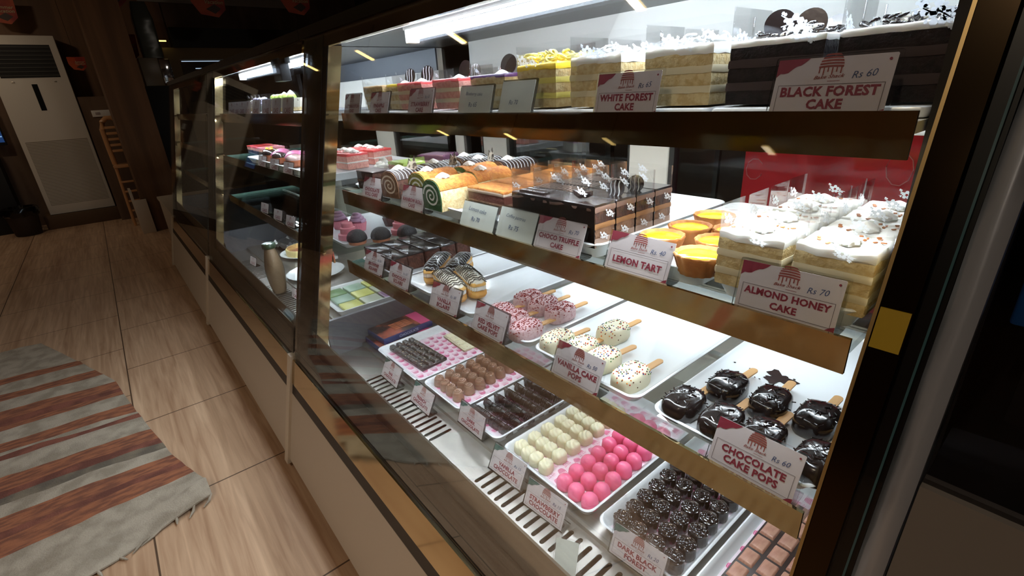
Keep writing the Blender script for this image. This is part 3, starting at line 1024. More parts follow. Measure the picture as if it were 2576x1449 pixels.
# boxed chocolate bars at the left end
def bar_box(lab, loc, rz, L=.17, Wd=.10, H=.019):
    t = thing('chocolate_box', lab, 'box', loc, rz, 'boxed chocolate bars')
    G().rbox(-Wd / 2, Wd / 2, -L / 2, L / 2, 0, H, .002, .0012).obj('carton', mat('navy_carton', (.12, .17, .36), .4), t)
    c = G().box(-Wd / 2 + .0015, Wd / 2 - .0015, -L / 2 + .0015, L / 2 - .0015, H, H + .0006).obj('printed_top', mat('photo_print', (.16, .09, .09), .35, col2=(.62, .30, .22), nsc=16, lo=.5, hi=.62), t, sm=0)
    q = G()
    for i in range(4):
        for j in range(3):
            q.rbox(-.022 + i * .0118, -.0115 + i * .0118, -.03 + j * .021, -.0105 + j * .021, H + .0005, H + .0016, .001, .0004)
    q.obj('printed_chocolate_bar', mat('print_brown', (.62, .34, .22), .4), c)
    G().box(-Wd / 2 + .002, Wd / 2 - .002, .045, L / 2 - .002, H + .0005, H + .0011).obj('pink_print', mat('print_pink', (.80, .30, .48), .4), c, sm=0)
    q = G().flat(fit('CHOCOLATE', .09, .008, bold=.01), 0, 0, Matrix.Translation((Wd / 2 + .0003, 0, H * .5)) @ Matrix.Rotation(PI / 2, 4, 'Z') @ Matrix.Rotation(PI / 2, 4, 'X'))
    q.obj('side_lettering', FLOWER, t, sm=0)
    return t


bar_box('lower navy chocolate box of the stack by the left end of the case bottom', (-1.262, .548, ZB), .02)
bar_box('upper navy chocolate box of the stack by the left end of the case bottom', (-1.268, .562, ZB + .0205), .06)

# ------------------------------------------------------------------ third shelf: brownies, eclairs, cake pops
Z3 = ZS3 + .0005
T3 = Z3 + .0104
tray(-1.180, -.962, .443, .84, Z3, 'white tray of brownies at the left end of the lowest shelf', h=.017, fl=.0100)
tray(-.954, -.822, .443, .84, Z3, 'white tray under the two chocolate eclairs', h=.017, fl=.0100)
tray(-.804, -.680, .443, .84, Z3, 'white tray between the eclairs and the pink cake pops', h=.017, fl=.0100)
tray(-.655, -.524, .443, .84, Z3, 'white tray holding the pink crumbed cake pops', h=.017, fl=.0100)
tray(-.516, -.312, .443, .84, Z3, 'white tray holding the vanilla cake pops with coloured sprinkles', h=.017, fl=.0100)
tray(-.292, -.101, .443, .84, Z3, 'white tray holding the dark chocolate cake pops', h=.017, fl=.0100)


def brownie(lab, loc, rz, sx=.074, sy=.042, h=.040):
    t = thing('brownie', lab, 'brownie', loc, rz, 'brownies in the left tray')
    G().rbox(-sx / 2, sx / 2, -sy / 2, sy / 2, 0, h - .004, .003, .002, n=4).jit(.0008, 160).obj('cake', mat('brownie_crumb', (.36, .22, .18), .9, col2=(.25, .14, .11), nsc=150, bump=.6, bsc=240), t)
    G().rbox(-sx / 2 - .0006, sx / 2 + .0006, -sy / 2 - .0006, sy / 2 + .0006, h - .005, h, .003, .0022, n=4).jit(.0006, 120).obj('glaze_top', mat('brownie_glaze', (.13, .095, .09), .16, bump=.15, bsc=90), t)
    return t


b0 = None
for j in range(5):
    for i in range(2):
        lab = 'dark glazed brownie in the left tray, %s row, %s' % (ORD[j], ('left side', 'right side')[i])
        p = (-1.118 + i * .0765, .468 + j * .0455, T3)
        if b0 is None:
            b0 = brownie(lab, p, 0)
        else:
            dup(b0, p, random.uniform(-.03, .03), lab)


def eclair(lab, loc, rz, dark):
    t = thing('eclair', lab, 'eclair', loc, rz, 'eclairs on the lowest shelf')
    L, Wd = .063, .0195
    g = G().dome(Wd, L, 4.4, [(.70, 0), (.92, .003), (1, .010), (.98, .016), (.90, .020)], 36)
    g.jit(.0014, 70).obj('bottom_bun', PASTRY, t)
    def fr(q, tt, a):
        x, y, z = q
        k = 1 + .07 * math.sin(a * 22)
        return (x * k, y * (1 + .02 * math.sin(a * 22)), z)
    G().dome(Wd * .90, L * .97, 4.4, [(.9, .017), (1, .020), (1, .027), (.92, .031)], 88, fn=fr).obj('cream_filling', CREAMB if dark else CREAM, t)
    def fl(q, tt, a):
        x, y, z = q
        return (x, y, z + .0016 * abs(math.cos(x * 620)) * (1 if z > .036 else .3))
    arc = [(math.cos(b), .029 + .0165 * math.sin(b)) for b in (0, .2, .4, .6, .8, 1.0, 1.15, 1.3, 1.42, 1.52)]
    G().dome(Wd * .98, L * .99, 4.4, [(.93, .0275)] + arc[:3], 60, fn=fl).jit(.0010, 90).obj('top_bun', PASTRY, t)
    G().dome(Wd * .95, L * .955, 4.4, [(arc[1][0], arc[1][1] - .001)] + [(r * 1.01, z + .0012) for r, z in arc[1:]], 64, fn=fl).obj('icing', DCHOC if dark else mat('white_icing', (.90, .87, .80), .3), t, sm=60)
    g = G()
    def top(x, y):
        u = min(1, abs(x / (Wd * .97)) ** 4.4 + abs(y / (L * .985)) ** 4.4)
        rr_ = u ** (1 / 4.4)
        b = math.acos(min(1, rr_))
        return .0303 + .0165 * math.sin(b) + .0016 * abs(math.cos(x * 620)) + .0014
    n = 11 if dark else 15
    for k in range(n):
        y0 = -L * .86 + 2 * L * .86 * k / (n - 1) + random.uniform(-.001, .001)
        pts = []
        for i in range(13):
            x = Wd * .93 * (-1 + 2 * i / 12)
            y = y0 + .0035 * math.sin(i * .5 + k) * .4 + (.0012 if i % 4 < 2 else -.0012)
            pts.append((x, y, top(x, y)))
        g.tube(pts, .0007 if dark else .0010, 5)
    g.obj('drizzle', FLOWER if dark else DCHOC, t)
    return t


eclair('dark chocolate eclair with white drizzle standing nearer the brownies', (-.920, .520, T3), .72, True)
eclair('dark chocolate eclair with white drizzle beside the empty half of its tray', (-.880, .552, T3), .66, True)
eclair('white iced eclair with dark drizzle, nearer the glass of the two', (-.800, .474, T3 + .003), PI / 2 - .22, False)
eclair('white iced eclair with dark drizzle, farther back of the two', (-.790, .518, T3 + .003), PI / 2 - .26, False)


def cakepop(lab, loc, rz, kind, grp, seed, rx=.0205, ry=.0298, h=.0265):
    t = thing('cake_pop', lab, 'cake pop', loc, rz, grp)
    rnd = random.Random(seed)
    cm = {'red': RVCOAT, 'van': VANCOAT, 'choc': DCHOC}[kind]
    prof = [(.93, 0), (1, .0025), (1.0, h * .40), (.985, h * .62), (.93, h * .80), (.82, h * .92), (.62, h * .985), (.35, h), (.05, h * 1.003)]
    g = G().dome(rx, ry, 2.9, prof, 44)
    g.jit(.0011, 55 + seed)
    g.jit(.0004, 260)
    g.obj('cake_body', cm, t, sm=70)
    st = G()
    out = [(-.0052, 0), (-.0052, .047)] + [(-.0052 * math.cos(a), .047 + .0052 * math.sin(a)) for a in (.4, .8, 1.2, 1.57, 1.95, 2.35, 2.75)] + [(.0052, .047), (.0052, 0)]
    st.plate([(x, y) for x, y in reversed(out)], .0095, .0118, 0, Matrix.Translation((0, ry - .012, 0)))
    st.obj('stick', WOODS, t, sm=20)
    def surf():
        while True:
            x, y = rnd.uniform(-1, 1), rnd.uniform(-1, 1)
            u = (abs(x) ** 2.9 + abs(y) ** 2.9) ** (1 / 2.9)
            if u < 1:
                break
        z = h
        for (r0, z0), (r1, z1) in zip(prof[1:], prof[2:]):
            if r1 <= u <= r0:
                z = z0 + (z1 - z0) * (r0 - u) / max(1e-6, r0 - r1)
                break
        if u > .93 and rnd.random() < .4:
            z = rnd.uniform(h * .35, h * .8)
            x, y = x / u, y / u
        return Vector((x * rx, y * ry, z))
    q = G()
    if kind == 'van':
        for k in range(95):
            q.ball(surf(), .00105, k % 5, 5)
        q.obj('sprinkles', SPR, t)['kind'] = 'stuff'
    elif kind == 'red':
        for k in range(210):
            p = surf()
            e = rnd.uniform(.0006, .0014)
            M = Matrix.Translation(p) @ Matrix.Rotation(rnd.random() * 6, 4, 'Z') @ Matrix.Rotation(rnd.random() * 2, 4, 'X')
            q.box(-e, e, -e * .7, e * .7, -e * .5, e * .5, 0, M)
        q.obj('crumbs', CRUMB, t, sm=0)['kind'] = 'stuff'
    else:
        for k in range(46):
            p = surf()
            a = rnd.random() * 6
            d = Vector((math.cos(a), math.sin(a), rnd.uniform(-.25, .35))) * .0032
            q.tube([p - d, p + d], .00075, 5)
        q.obj('vermicelli', DCHOC, t)['kind'] = 'stuff'
    return t


rv = (('farthest back, left of the back row', -.648, .555, -.05), ('middle of the back row', -.607, .556, -.02), ('right end of the back row', -.562, .556, -.02),
      ('left of the front row behind its tag', -.640, .478, -.05), ('middle of the front row', -.600, .477, -.04), ('right end of the front row', -.556, .468, -.05))
for k, (nm, x, y, a) in enumerate(rv):
    lab = 'pink cake pop with red crumbs, %s' % nm
    if k in (0, 1):
        c = cakepop(lab, (x, y, T3), a, 'red', 'pink crumbed cake pops', k + 1)
        if k == 0:
            r0 = c
        else:
            r1 = c
    else:
        dup((r0, r1)[k % 2], (x, y, T3), a, lab)
vp = (('alone at the back', -.446, .562, -.03), ('leftmost of the front group', -.490, .478, -.08), ('second of the front group, half hidden', -.447, .486, -.02),
      ('third of the front group', -.402, .484, -.10), ('rightmost and nearest', -.345, .476, -.03))
for k, (nm, x, y, a) in enumerate(vp):
    lab = 'vanilla cake pop with coloured sprinkles, %s' % nm
    if k in (0, 1):
        c = cakepop(lab, (x, y, T3), a, 'van', 'vanilla cake pops', k + 4)
        if k == 0:
            r0 = c
        else:
            r1 = c
    else:
        dup((r0, r1)[k % 2], (x, y, T3), a, lab)
cp = (('left end of the front row', -.262, .474, -.05), ('left end of the back row', -.243, .546, -.06), ('second of the front row', -.213, .474, -.04), ('second of the back row', -.190, .550, .02),
      ('third of the front row beside its tag', -.168, .481, -.03), ('third of the back row', -.140, .556, -.02), ('nearest, right end of the front row', -.113, .483, -.08), ('farthest right by the end post', -.103, .632, -.05))
for k, (nm, x, y, a) in enumerate(cp):
    lab = 'dark chocolate cake pop with vermicelli, %s' % nm
    if k in (0, 1, 2):
        c = cakepop(lab, (x, y, T3), a, 'choc', 'dark chocolate cake pops', k + 8, .0212, .0292)
        if k == 0:
            r0 = c
        elif k == 1:
            r1 = c
        else:
            r2 = c
    else:
        dup((r0, r1, r2)[k % 3], (x, y, T3), a, lab)
# chocolate smear and flakes on the pop tray
g = G()
pts = []
for k in range(26):
    a = 2 * PI * k / 26
    r = .016 * (1 + .35 * math.sin(3 * a + 1) + .22 * math.sin(7 * a))
    pts.append((r * math.cos(a) * 1.05, r * math.sin(a) * .95))
g.plate(pts, 0, .0006)
for k in range(9):
    a, r = random.random() * 6.3, random.uniform(.022, .05)
    e = random.uniform(.001, .0025)
    g.plate([(r * math.cos(a) - .02 + e * math.cos(b), r * math.sin(a) * .6 + .008 + e * math.sin(b) * .7) for b in (0, 1, 2, 3, 4, 5)], 0, .0005)
o = g.obj('chocolate_smear', DCHOCM, sm=0)
o.location = (-.214, .632, T3 + .0002)
tag(o, 'brown chocolate smear on the white tray behind the dark cake pops', 'smear')


# ------------------------------------------------------------------ cakes
FL = None


def flower(g, M, s=.006, mi=0):
    for k in range(5):
        a = 2 * PI * k / 5 + .3
        cx, cy = .5 * s * math.cos(a), .5 * s * math.sin(a)
        g.flat(([(cx + .33 * s * math.cos(b), cy + .33 * s * math.sin(b)) for b in (0, 1.05, 2.1, 3.14, 4.19, 5.24)], [(0, 1, 2, 3, 4, 5)]), 0, mi, M)
    for a, l in ((-.6, 1.7), (-.2, 1.9), (2.6, 1.5), (3.3, 1.2)):
        p = Vector((math.cos(a), math.sin(a)))
        n = Vector((-p.y, p.x)) * s * .07
        A, B = p * s * .7, p * s * l
        g.flat(([tuple(A - n), tuple(B - n * .5), tuple(B + n * .5), tuple(A + n)], [(0, 1, 2, 3)]), 0, mi, M)
        for q in (.9, 1.2, 1.45):
            if q < l:
                c = p * s * q + n * 3 * (1 if int(q * 10) % 2 else -1)
                g.flat(([(c.x + .16 * s * math.cos(b), c.y + .16 * s * math.sin(b)) for b in (0, 1.05, 2.1, 3.14, 4.19, 5.24)], [(0, 1, 2, 3, 4, 5)]), 0, mi, M)


def wrap(t, sx, sy, h, flowers, r=.006):
    hx, hy = sx / 2 + .0022, sy / 2 + .0022
    n = 4
    rings = [[(x, y, z) for x, y in rr(hx, hy, r, n)] for z in (.0006, h * .5, h)]
    o = G().loft(rings, cap0=False, cap1=False).obj('acetate_wrap', FILM, t, sm=40)
    if flowers:
        g = G()
        for side, u, z, s in flowers:
            if side == 'f':
                M = Matrix.Translation((u * hx, -hy - .0003, z)) @ Matrix.Rotation(PI / 2, 4, 'X')
            elif side == 'r':
                M = Matrix.Translation((hx + .0003, u * hy, z)) @ Matrix.Rotation(PI / 2, 4, 'Z') @ Matrix.Rotation(PI / 2, 4, 'X')
            elif side == 'b':
                M = Matrix.Translation((u * hx, hy - .0006, z)) @ Matrix.Rotation(PI / 2, 4, 'X')
            else:
                M = Matrix.Translation((-hx + .0006, u * hy, z)) @ Matrix.Rotation(PI / 2, 4, 'Z') @ Matrix.Rotation(PI / 2, 4, 'X')
            flower(g, M, s)
        g.obj('printed_flowers', FLOWER, o, sm=0)
    return o


def dollop(t, x, y, z, r=.011, h=.013, m=None, name='cream_dollop', tw=.9):
    prof = [(.75, 0), (1, .12), (1.02, .3), (.85, .5), (.62, .68), (.36, .85), (.12, .97), (.02, 1)]
    rings = []
    for a, b in prof:
        ring = []
        for i in range(28):
            th = 2 * PI * i / 28
            k = 1 + .13 * math.cos(7 * (th + tw * b * 1.6))
            ring.append((x + r * a * k * math.cos(th), y + r * a * k * math.sin(th), z + h * b))
        rings.append(ring)
    return G().loft(rings).obj(name, m or CREAM, t, sm=50)


def disc(t, x, y, z, r=.013, rz=0, tilt=70, m=None, stripes=True):
    M = Matrix.Translation((x, y, z)) @ Matrix.Rotation(rz, 4, 'Z') @ Matrix.Rotation(math.radians(tilt), 4, 'X') @ Matrix.Translation((0, r * .75, 0))
    o = G().plate([(r * math.cos(a * PI / 12), r * math.sin(a * PI / 12)) for a in range(24)], 0, .0018, 0, M).obj('chocolate_disc', m or DCHOC, t, sm=30)
    if stripes:
        g = G()
        for k in (-.55, -.1, .4):
            w_ = math.sqrt(1 - k * k) * r * .92
            g.tube([(k * r + .0012 * math.sin(i), -w_ + 2 * w_ * i / 6, .0019) for i in range(7)], .0008, 5, 0, M)
            g.tube([(k * r + .0012 * math.sin(i), -w_ + 2 * w_ * i / 6, -.0001) for i in range(7)], .0008, 5, 0, M)
        g.obj('stripes', FLOWER, o)
    return o


def slice_(name, label, cat, loc, rot, sx, sy, layers, group, seed=0, tap=0):
    """layered cake block: layers = [(height, material)] from the bottom up; every layer a part"""
    t = thing(name, label, cat, loc, rot, group)
    z = .0008
    for k, (h, m, nm) in enumerate(layers):
        g = G()
        d = .0007 if 'cream' in nm else 0
        t0, t1 = 1 + tap * z, 1 + tap * (z + h)
        rings = []
        for zz, dd, tt in ((z, 0, t0), (z + h * .3, -.0004, t0), (z + h * .7, -.0004, t1), (z + h, 0, t1)):
            n = 7
            hx, hy = sx / 2 * tt + d + dd * -1, sy / 2 * tt + d - dd
            ring = []
            for i in range(n):
                ring.append((-hx + 2 * hx * i / n, -hy, zz))
            for i in range(n):
                ring.append((hx, -hy + 2 * hy * i / n, zz))
            for i in range(n):
                ring.append((hx - 2 * hx * i / n, hy, zz))
            for i in range(n):
                ring.append((-hx, hy - 2 * hy * i / n, zz))
            rings.append(ring)
        g.loft(rings)
        g.jit(.0009, 60 + seed)
        g.obj(nm, m, t, sm=60)
        z += h
    return t, z


def crumble(t, sx, sy, z, n, e0, e1, m, name, seed=1, high=.008, kind=True):
    rnd = random.Random(seed)
    g = G()
    for k in range(n):
        x, y = rnd.uniform(-.46, .46) * sx, rnd.uniform(-.46, .46) * sy
        e = rnd.uniform(e0, e1)
        M = Matrix.Translation((x, y, z + rnd.random() * high * (1 - (2 * abs(x) / sx) ** 2))) @ Matrix.Rotation(rnd.random() * 6, 4, 'Z') @ Matrix.Rotation(rnd.random() * 3, 4, 'X')
        g.rbox(-e, e, -e * .7, e * .7, -e * .35, e * .35, e * .3, e * .15, 0, M, n=1)
    o = g.obj(name, m, t)
    if kind:
        o['kind'] = 'stuff'
    return o


Z1 = ZT + .0005
ZC = Z1 + .0105


def cake_board(x0, x1, y0, y1, z, label, h=.009):
    o = G().rbox(-(x1 - x0) / 2, (x1 - x0) / 2, -(y1 - y0) / 2, (y1 - y0) / 2, 0, h, .006, .003).obj('serving_tray', TRAY)
    o.location = ((x0 + x1) / 2, (y0 + y1) / 2, z)
    return tag(o, label, 'tray', 'white serving trays')


cake_board(-1.185, -.865, .505, .80, Z1, 'shallow white tray under the butterscotch to strawberry cakes on the top shelf')
cake_board(-.855, -.635, .505, .80, Z1, 'shallow white tray under the pink and blueberry cakes on the top shelf')
cake_board(-.628, -.390, .505, .80, Z1, 'shallow white tray under the yellow and white cakes on the top shelf')
cake_board(-.383, -.290, .505, .80, Z1, 'shallow white tray under the white cake beside the black forest cake')
cake_board(-.283, -.100, .505, .80, Z1, 'shallow white tray under the black forest cakes on the top shelf')
SPL = [(.014, SPONGE, 'sponge_layer'), (.004, CREAM, 'cream_layer'), (.013, SPONGE, 'sponge_layer'), (.004, CREAM, 'cream_layer'), (.013, SPONGE, 'sponge_layer')]


def lay(m, c=CREAM, k=3, h=.046):
    out = []
    for i in range(k):
        out.append((h / k * .72, m, 'sponge_layer'))
        if i < k - 1:
            out.append((h / k * .28 * k / (k - 1), c, 'cream_layer'))
    return out


def frost(t, sx, sy, z, h, m, name='frosting', j=.0016):
    g = G()
    n = 10
    hx, hy = sx / 2 + .0006, sy / 2 + .0006
    rings = []
    for zz, d in ((z - .0015, 0), (z + h * .6, -.0004), (z + h, .0015), (z + h * 1.05, .006)):
        ring = []
        ax, ay = hx - d, hy - d
        for i in range(n):
            ring.append((-ax + 2 * ax * i / n, -ay, zz))
        for i in range(n):
            ring.append((ax, -ay + 2 * ay * i / n, zz))
        for i in range(n):
            ring.append((ax - 2 * ax * i / n, ay, zz))
        for i in range(n):
            ring.append((-ax, ay - 2 * ay * i / n, zz))
        rings.append(ring)
    g.loft(rings)
    g.jit(j, 75)
    return g.obj(name, m, t, sm=60)


def ruffle(t, sx, sy, z, h, m, name, seed, cnt=26, r=.008):
    """heap of curled shavings or piped cream"""
    rnd = random.Random(seed)
    g = G()
    for k in range(cnt):
        x, y = rnd.uniform(-.43, .43) * sx, rnd.uniform(-.43, .43) * sy
        zz = z + h * rnd.random() * .55
        rad = rnd.uniform(.5, 1) * r
        a0 = rnd.random() * 6
        M = Matrix.Translation((x, y, zz)) @ Matrix.Rotation(rnd.random() * 6, 4, 'Z') @ Matrix.Rotation(rnd.uniform(-.9, .9), 4, 'X')
        pts = [(rad * (1 - .05 * i) * math.cos(a0 + i * .5), rad * (1 - .05 * i) * math.sin(a0 + i * .5), .0006 * i) for i in range(7)]
        g.tube(pts, [rad * .24 * (1 - abs(i - 3) / 4.5) + .0004 for i in range(7)], 6, 0, M)
    o = g.obj(name, m, t, sm=60)
    o['kind'] = 'stuff'
    return o


TG = 'cakes on the top shelf'
# white and yellow square cakes
def yellow_cake(lab, loc):
    t, z = slice_('cake_slice', lab, 'cake', loc, 0, .082, .082, lay(SPONGE, PINEC, 3, .053), TG, 3)
    frost(t, .082, .082, z, .007, PINEAP)
    ruffle(t, .078, .078, z + .007, .022, PINEC, 'piped_cream', 5, 54, .010)
    ruffle(t, .070, .070, z + .010, .018, PINEAP, 'pineapple_pieces', 8, 16, .007)
    wrap(t, .082, .082, .086, [('f', -.62, .066, .009), ('f', -.1, .063, .006), ('r', .3, .064, .008)])
    return t


yc = yellow_cake('yellow pineapple cake slice with piped cream heap, front of its row', (-.5685, .562, ZC))
dup(yc, (-.578, .655, ZC), .03, 'yellow pineapple cake slice standing behind another one')


def white_cake(lab, loc, seed):
    t, z = slice_('cake_slice', lab, 'cake', loc, 0, .084, .082, lay(SPONGE, CREAMY, 3, .053), TG, seed)
    frost(t, .084, .082, z, .009, CREAM)
    ruffle(t, .072, .074, z + .008, .016, mat('white_shavings', (.86, .87, .88), .5), 'white_shavings', seed, 42, .009)
    wrap(t, .084, .082, .088, [('f', -.25, .068, .009), ('f', .2, .064, .008), ('r', .35, .066, .009), ('f', .8, .070, .006)])
    return t


wc = white_cake('white forest cake slice with white shavings between the yellow cake and its tag', (-.456, .562, ZC), 21)
dup(wc, (-.466, .655, ZC), .04, 'white forest cake slice behind the first white cake slice')
wc2 = white_cake('white forest cake slice beside the black forest cake', (-.336, .562, ZC), 33)
dup(wc2, (-.344, .655, ZC), -.03, 'white forest cake slice at the back, left of the black forest cake')


def black_cake(lab, loc, seed, discs):
    t, z = slice_('cake_slice', lab, 'cake', loc, 0, .086, .084, lay(SPONGEB, mat('cocoa_cream', (.26, .20, .19), .7), 3, .055), TG, seed)
    frost(t, .086, .084, z, .0045, CREAM, j=.0012)
    ruffle(t, .078, .078, z + .003, .012, DCHOC, 'dark_shavings', seed, 46, .008)
    ruffle(t, .060, .060, z + .005, .012, CREAM, 'cream_curls', seed + 1, 12, .008)
    for x, y, rz in discs:
        disc(t, x, y, z + .006, .0145, rz, 78, DCHOC, False)
    wrap(t, .086, .084, .092, [('f', .35, .070, .010), ('f', .5, .062, .009), ('r', .0, .068, .009)])
    return t


bc = black_cake('black forest cake slice with dark chocolate discs behind its tag', (-.232, .564, ZC), 41, [(-.012, -.01, .5), (.006, .016, .2)])
dup(bc, (-.240, .660, ZC), .05, 'black forest cake slice standing behind the one with its tag')
black_cake('black forest cake slice with dark shavings at the right end of the top shelf', (-.134, .564, ZC), 52, [])


# tapered pastel slices at the left
def tall_slice(lab, loc, m, glaze, sx=.086, sy=.075, seed=1, dz=None, cream=True, rz=0, discm=None, gs=True):
    t, z = slice_('cake_slice', lab, 'cake', loc, rz, sx * .92, sy * .92, lay(m, CREAMY, 3, .048), TG, seed, tap=2.0)
    frost(t, sx, sy, z, .004, glaze, 'glaze', .0007)
    if cream:
        dollop(t, .004, -.010, z + .003, .0105, .008)
        disc(t, .006, .002, z + .006, .0165, dz or 0, 78, discm, gs)
    wrap(t, sx, sy, .074, [('f', -.5, .060, .004)])
    return t


BUT = mat('butterscotch', (.80, .66, .46), .4)
t = tall_slice('butterscotch cake slice with beige curls at the left end of the top shelf', (-1.137, .565, ZC), SPONGE, BUT, .10, .075, 61, 0, False)
ruffle(t, .07, .05, .044, .012, BUT, 'beige_curls', 4, 14, .009)
t = tall_slice('yellow glazed cake slice between the butterscotch and strawberry cakes', (-1.052, .575, ZC), SPONGE, PINEAP, .062, .075, 62, .2)
tall_slice('strawberry cake slice with a striped chocolate disc behind its tag', (-.955, .562, ZC), SPONGEP, STRAW, .10, .078, 63, .3)
tall_slice('second strawberry cake slice, with a dark glossy disc', (-.818, .562, ZC), SPONGEP, STRAW, .088, .078, 64, .1, gs=False)
tall_slice('strawberry cake slice farther back with a black and white disc', (-.915, .655, ZC), SPONGEP, STRAW, .092, .07, 65, .1)
tall_slice('strawberry cake slice farther back with a dark red disc', (-.815, .655, ZC), SPONGEP, STRAW, .088, .07, 66, -.1, discm=mat('red_disc', (.35, .07, .08), .2), gs=False)
tall_slice('blueberry cake slice with purple glaze and a dark disc', (-.690, .562, ZC), SPONGE, BERRY, .092, .078, 67, .2, gs=False)
tall_slice('blueberry cake slice farther back beside the yellow cake', (-.672, .655, ZC), SPONGE, BERRY, .080, .07, 68, .0)

# ------------------------------------------------------------------ second shelf
Z2 = ZS2 + .0005
T2 = Z2 + .0154
tray(-1.190, -1.030, .462, .80, Z2, 'white tray with the wrapped brown cake at the left end of the second shelf', h=.022, fl=.0150)
tray(-1.024, -.850, .462, .80, Z2, 'white tray under the drizzled chocolate rolls', h=.022, fl=.0150)
tray(-.844, -.590, .462, .80, Z2, 'white tray under the rainbow rolls and cocoa dusted cakes', h=.022, fl=.0150)
tray(-.582, -.396, .462, .80, Z2, 'white tray under the dark chocolate truffle cakes', h=.022, fl=.0150)
tray(-.388, -.247, .462, .80, Z2, 'white tray holding the lemon tarts', h=.022, fl=.0150)
tray(-.243, -.100, .462, .80, Z2, 'white tray under the almond honey cakes', h=.022, fl=.0150)
SG = 'cakes on the second shelf'


def roll(lab, loc, rz, outer, face, dark=False, L=.085, W_=.066, H=.056):
    t = thing('cake_roll', lab, 'cake roll', loc, rz, 'cake rolls on the second shelf')
    arch = [(-W_ / 2 * .93, 0), (W_ / 2 * .93, 0)]
    n = 14
    for i in range(n + 1):
        a = PI * i / n
        arch.append((W_ / 2 * math.copysign(abs(math.cos(a)) ** .8, math.cos(a)), .018 + (H - .018) * math.sin(a) ** .75))
    ny = 9
    rings = [[(x, -L / 2 + L * k / (ny - 1), z) for x, z in reversed(arch)] for k in range(ny)]
    g = G().loft(rings).jit(.0012, 90)
    g.obj('outer_sponge', outer, t, sm=50)
    # end face with the spiral
    f = G()
    f.plate([(x * .985, z * .985 + .0005) for x, z in arch], 0, .0012, 0, Matrix.Translation((0, -L / 2 - .0004, 0)) @ Matrix.Rotation(PI / 2, 4, 'X'))
    fo = f.obj('cut_face', face, t, sm=0)
    s = G()
    pts = []
    for k in range(60):
        u = k / 59
        a = 1.2 + u * 2 * PI * 2.3
        r = .05 + u * .78
        pts.append((W_ / 2 * r * math.cos(a), H * .47 + H * .47 * r * math.sin(a)))
    vs, fs = [], []
    for k in range(60):
        p = Vector(pts[k])
        d = (Vector(pts[min(k + 1, 59)]) - Vector(pts[max(k - 1, 0)])).normalized()
        nrm = Vector((-d.y, d.x)) * .0018
        vs += [tuple(p - nrm), tuple(p + nrm)]
        if k:
            fs.append((2 * k - 2, 2 * k - 1, 2 * k + 1, 2 * k))
    s.flat((vs, fs), 0, 0, Matrix.Translation((0, -L / 2 - .0022, 0)) @ Matrix.Rotation(PI / 2, 4, 'X'))
    s.obj('cream_spiral', CREAM if not dark else CREAMB, fo, sm=0)
    # dusted top
    top = [(x, z) for x, z in arch if z > H * .62]
    tr = []
    for k in range(ny):
        y = -L / 2 + L * k / (ny - 1)
        tr.append([(x * 1.02, y, z + .0012) for x, z in reversed(top)] + [(x * .96, y, z - .003) for x, z in top])
    G().loft(tr).jit(.0006, 140).obj('dusted_top' if not dark else 'chocolate_coat', COFFEE if not dark else DCHOCM, t, sm=50)
    if dark:
        d = G()
        for k in range(9):
            y = -L * .42 + L * .84 * k / 8
            d.tube([(x * 1.04, y + .002 * math.sin(i), z + .0018) for i, (x, z) in enumerate(top)], .0009, 5)
        d.obj('drizzle', FLOWER, t)
    dollop(t, .0, -L * .18, H * .985, .0125, .011)
    return t


ro = roll('rainbow roll cake slice with a green and white spiral facing the glass', (-.787, .493, T2), 0, SPONGE, ROLLG)
rr2 = roll('roll cake slice with a yellow green spiral behind the green one', (-.892, .520, T2), .1, SPONGE, ROLLY)
dup(ro, (-.800, .590, T2), -.03, 'rainbow roll cake slice standing behind the green spiral slice')
dup(ro, (-.876, .615, T2), .05, 'rainbow roll cake slice at the back left of the roll tray')
rd = roll('dark chocolate roll with white drizzle at the left, nearest the glass', (-.970, .496, T2), .12, SPONGEC, MOCHA, True)
for k, (x, y, a, nm) in enumerate(((-.985, .592, .05, 'second from the glass'), (-.945, .690, .0, 'at the back left'), (-.865, .715, -.1, 'at the back beside the cocoa dusted rolls'), (-1.02, .70, .1, 'farthest back left'))):
    dup(rd, (x, y, T2), a, 'dark chocolate roll with white drizzle, %s' % nm)
for k, (x, y, a, nm) in enumerate(((-.955, .505, .9, 'beside the drizzled roll'), (-.938, .60, .3, 'between the drizzled rolls'), (-.905, .68, 1.8, 'behind the rolls'))):
    t = thing('chocolate_curl', 'marbled chocolate shard standing %s' % nm, 'chocolate', (x, y, T2 + .052), a, 'marbled chocolate shards')
    g = G()
    g.plate([(-.012, 0), (-.004, .026), (.002, .018), (.008, .030), (.013, .004), (.006, 0)], 0, .0016, 0, Matrix.Rotation(PI / 2, 4, 'X'))
    g.obj('shard', mat('marbled_chocolate', (.72, .68, .62), .4, col2=(.2, .17, .16), nsc=90, lo=.48, hi=.54), t, sm=0)


def cocoa(lab, loc, rz=0):
    t, z = slice_('cake_slice', lab, 'cake', loc, rz, .104, .0525, [(.012, mat('rust_sponge', (.42, .20, .15), .85, bump=.5, bsc=260), 'sponge_layer'), (.006, MOCHA, 'cream_layer'), (.014, mat('rust_sponge2', (.36, .17, .12), .85, bump=.5, bsc=260), 'sponge_layer'), (.005, CREAMB, 'cream_layer')], SG, 71)
    frost(t, .104, .0525, z, .004, COFFEE, 'cocoa_dusting', .0007)
    wrap(t, .104, .0525, .058, [('r', 0, .05, .006)])
    return t


cc = cocoa('cocoa dusted cake slice, nearest the glass of a row of five', (-.692, .530, T2))
for k in range(4):
    dup(cc, (-.695 - .005 * k, .585 + .0555 * k, T2), random.uniform(-.03, .03), 'cocoa dusted cake slice, %s of a row of five' % ('second', 'third', 'fourth', 'last')[k])


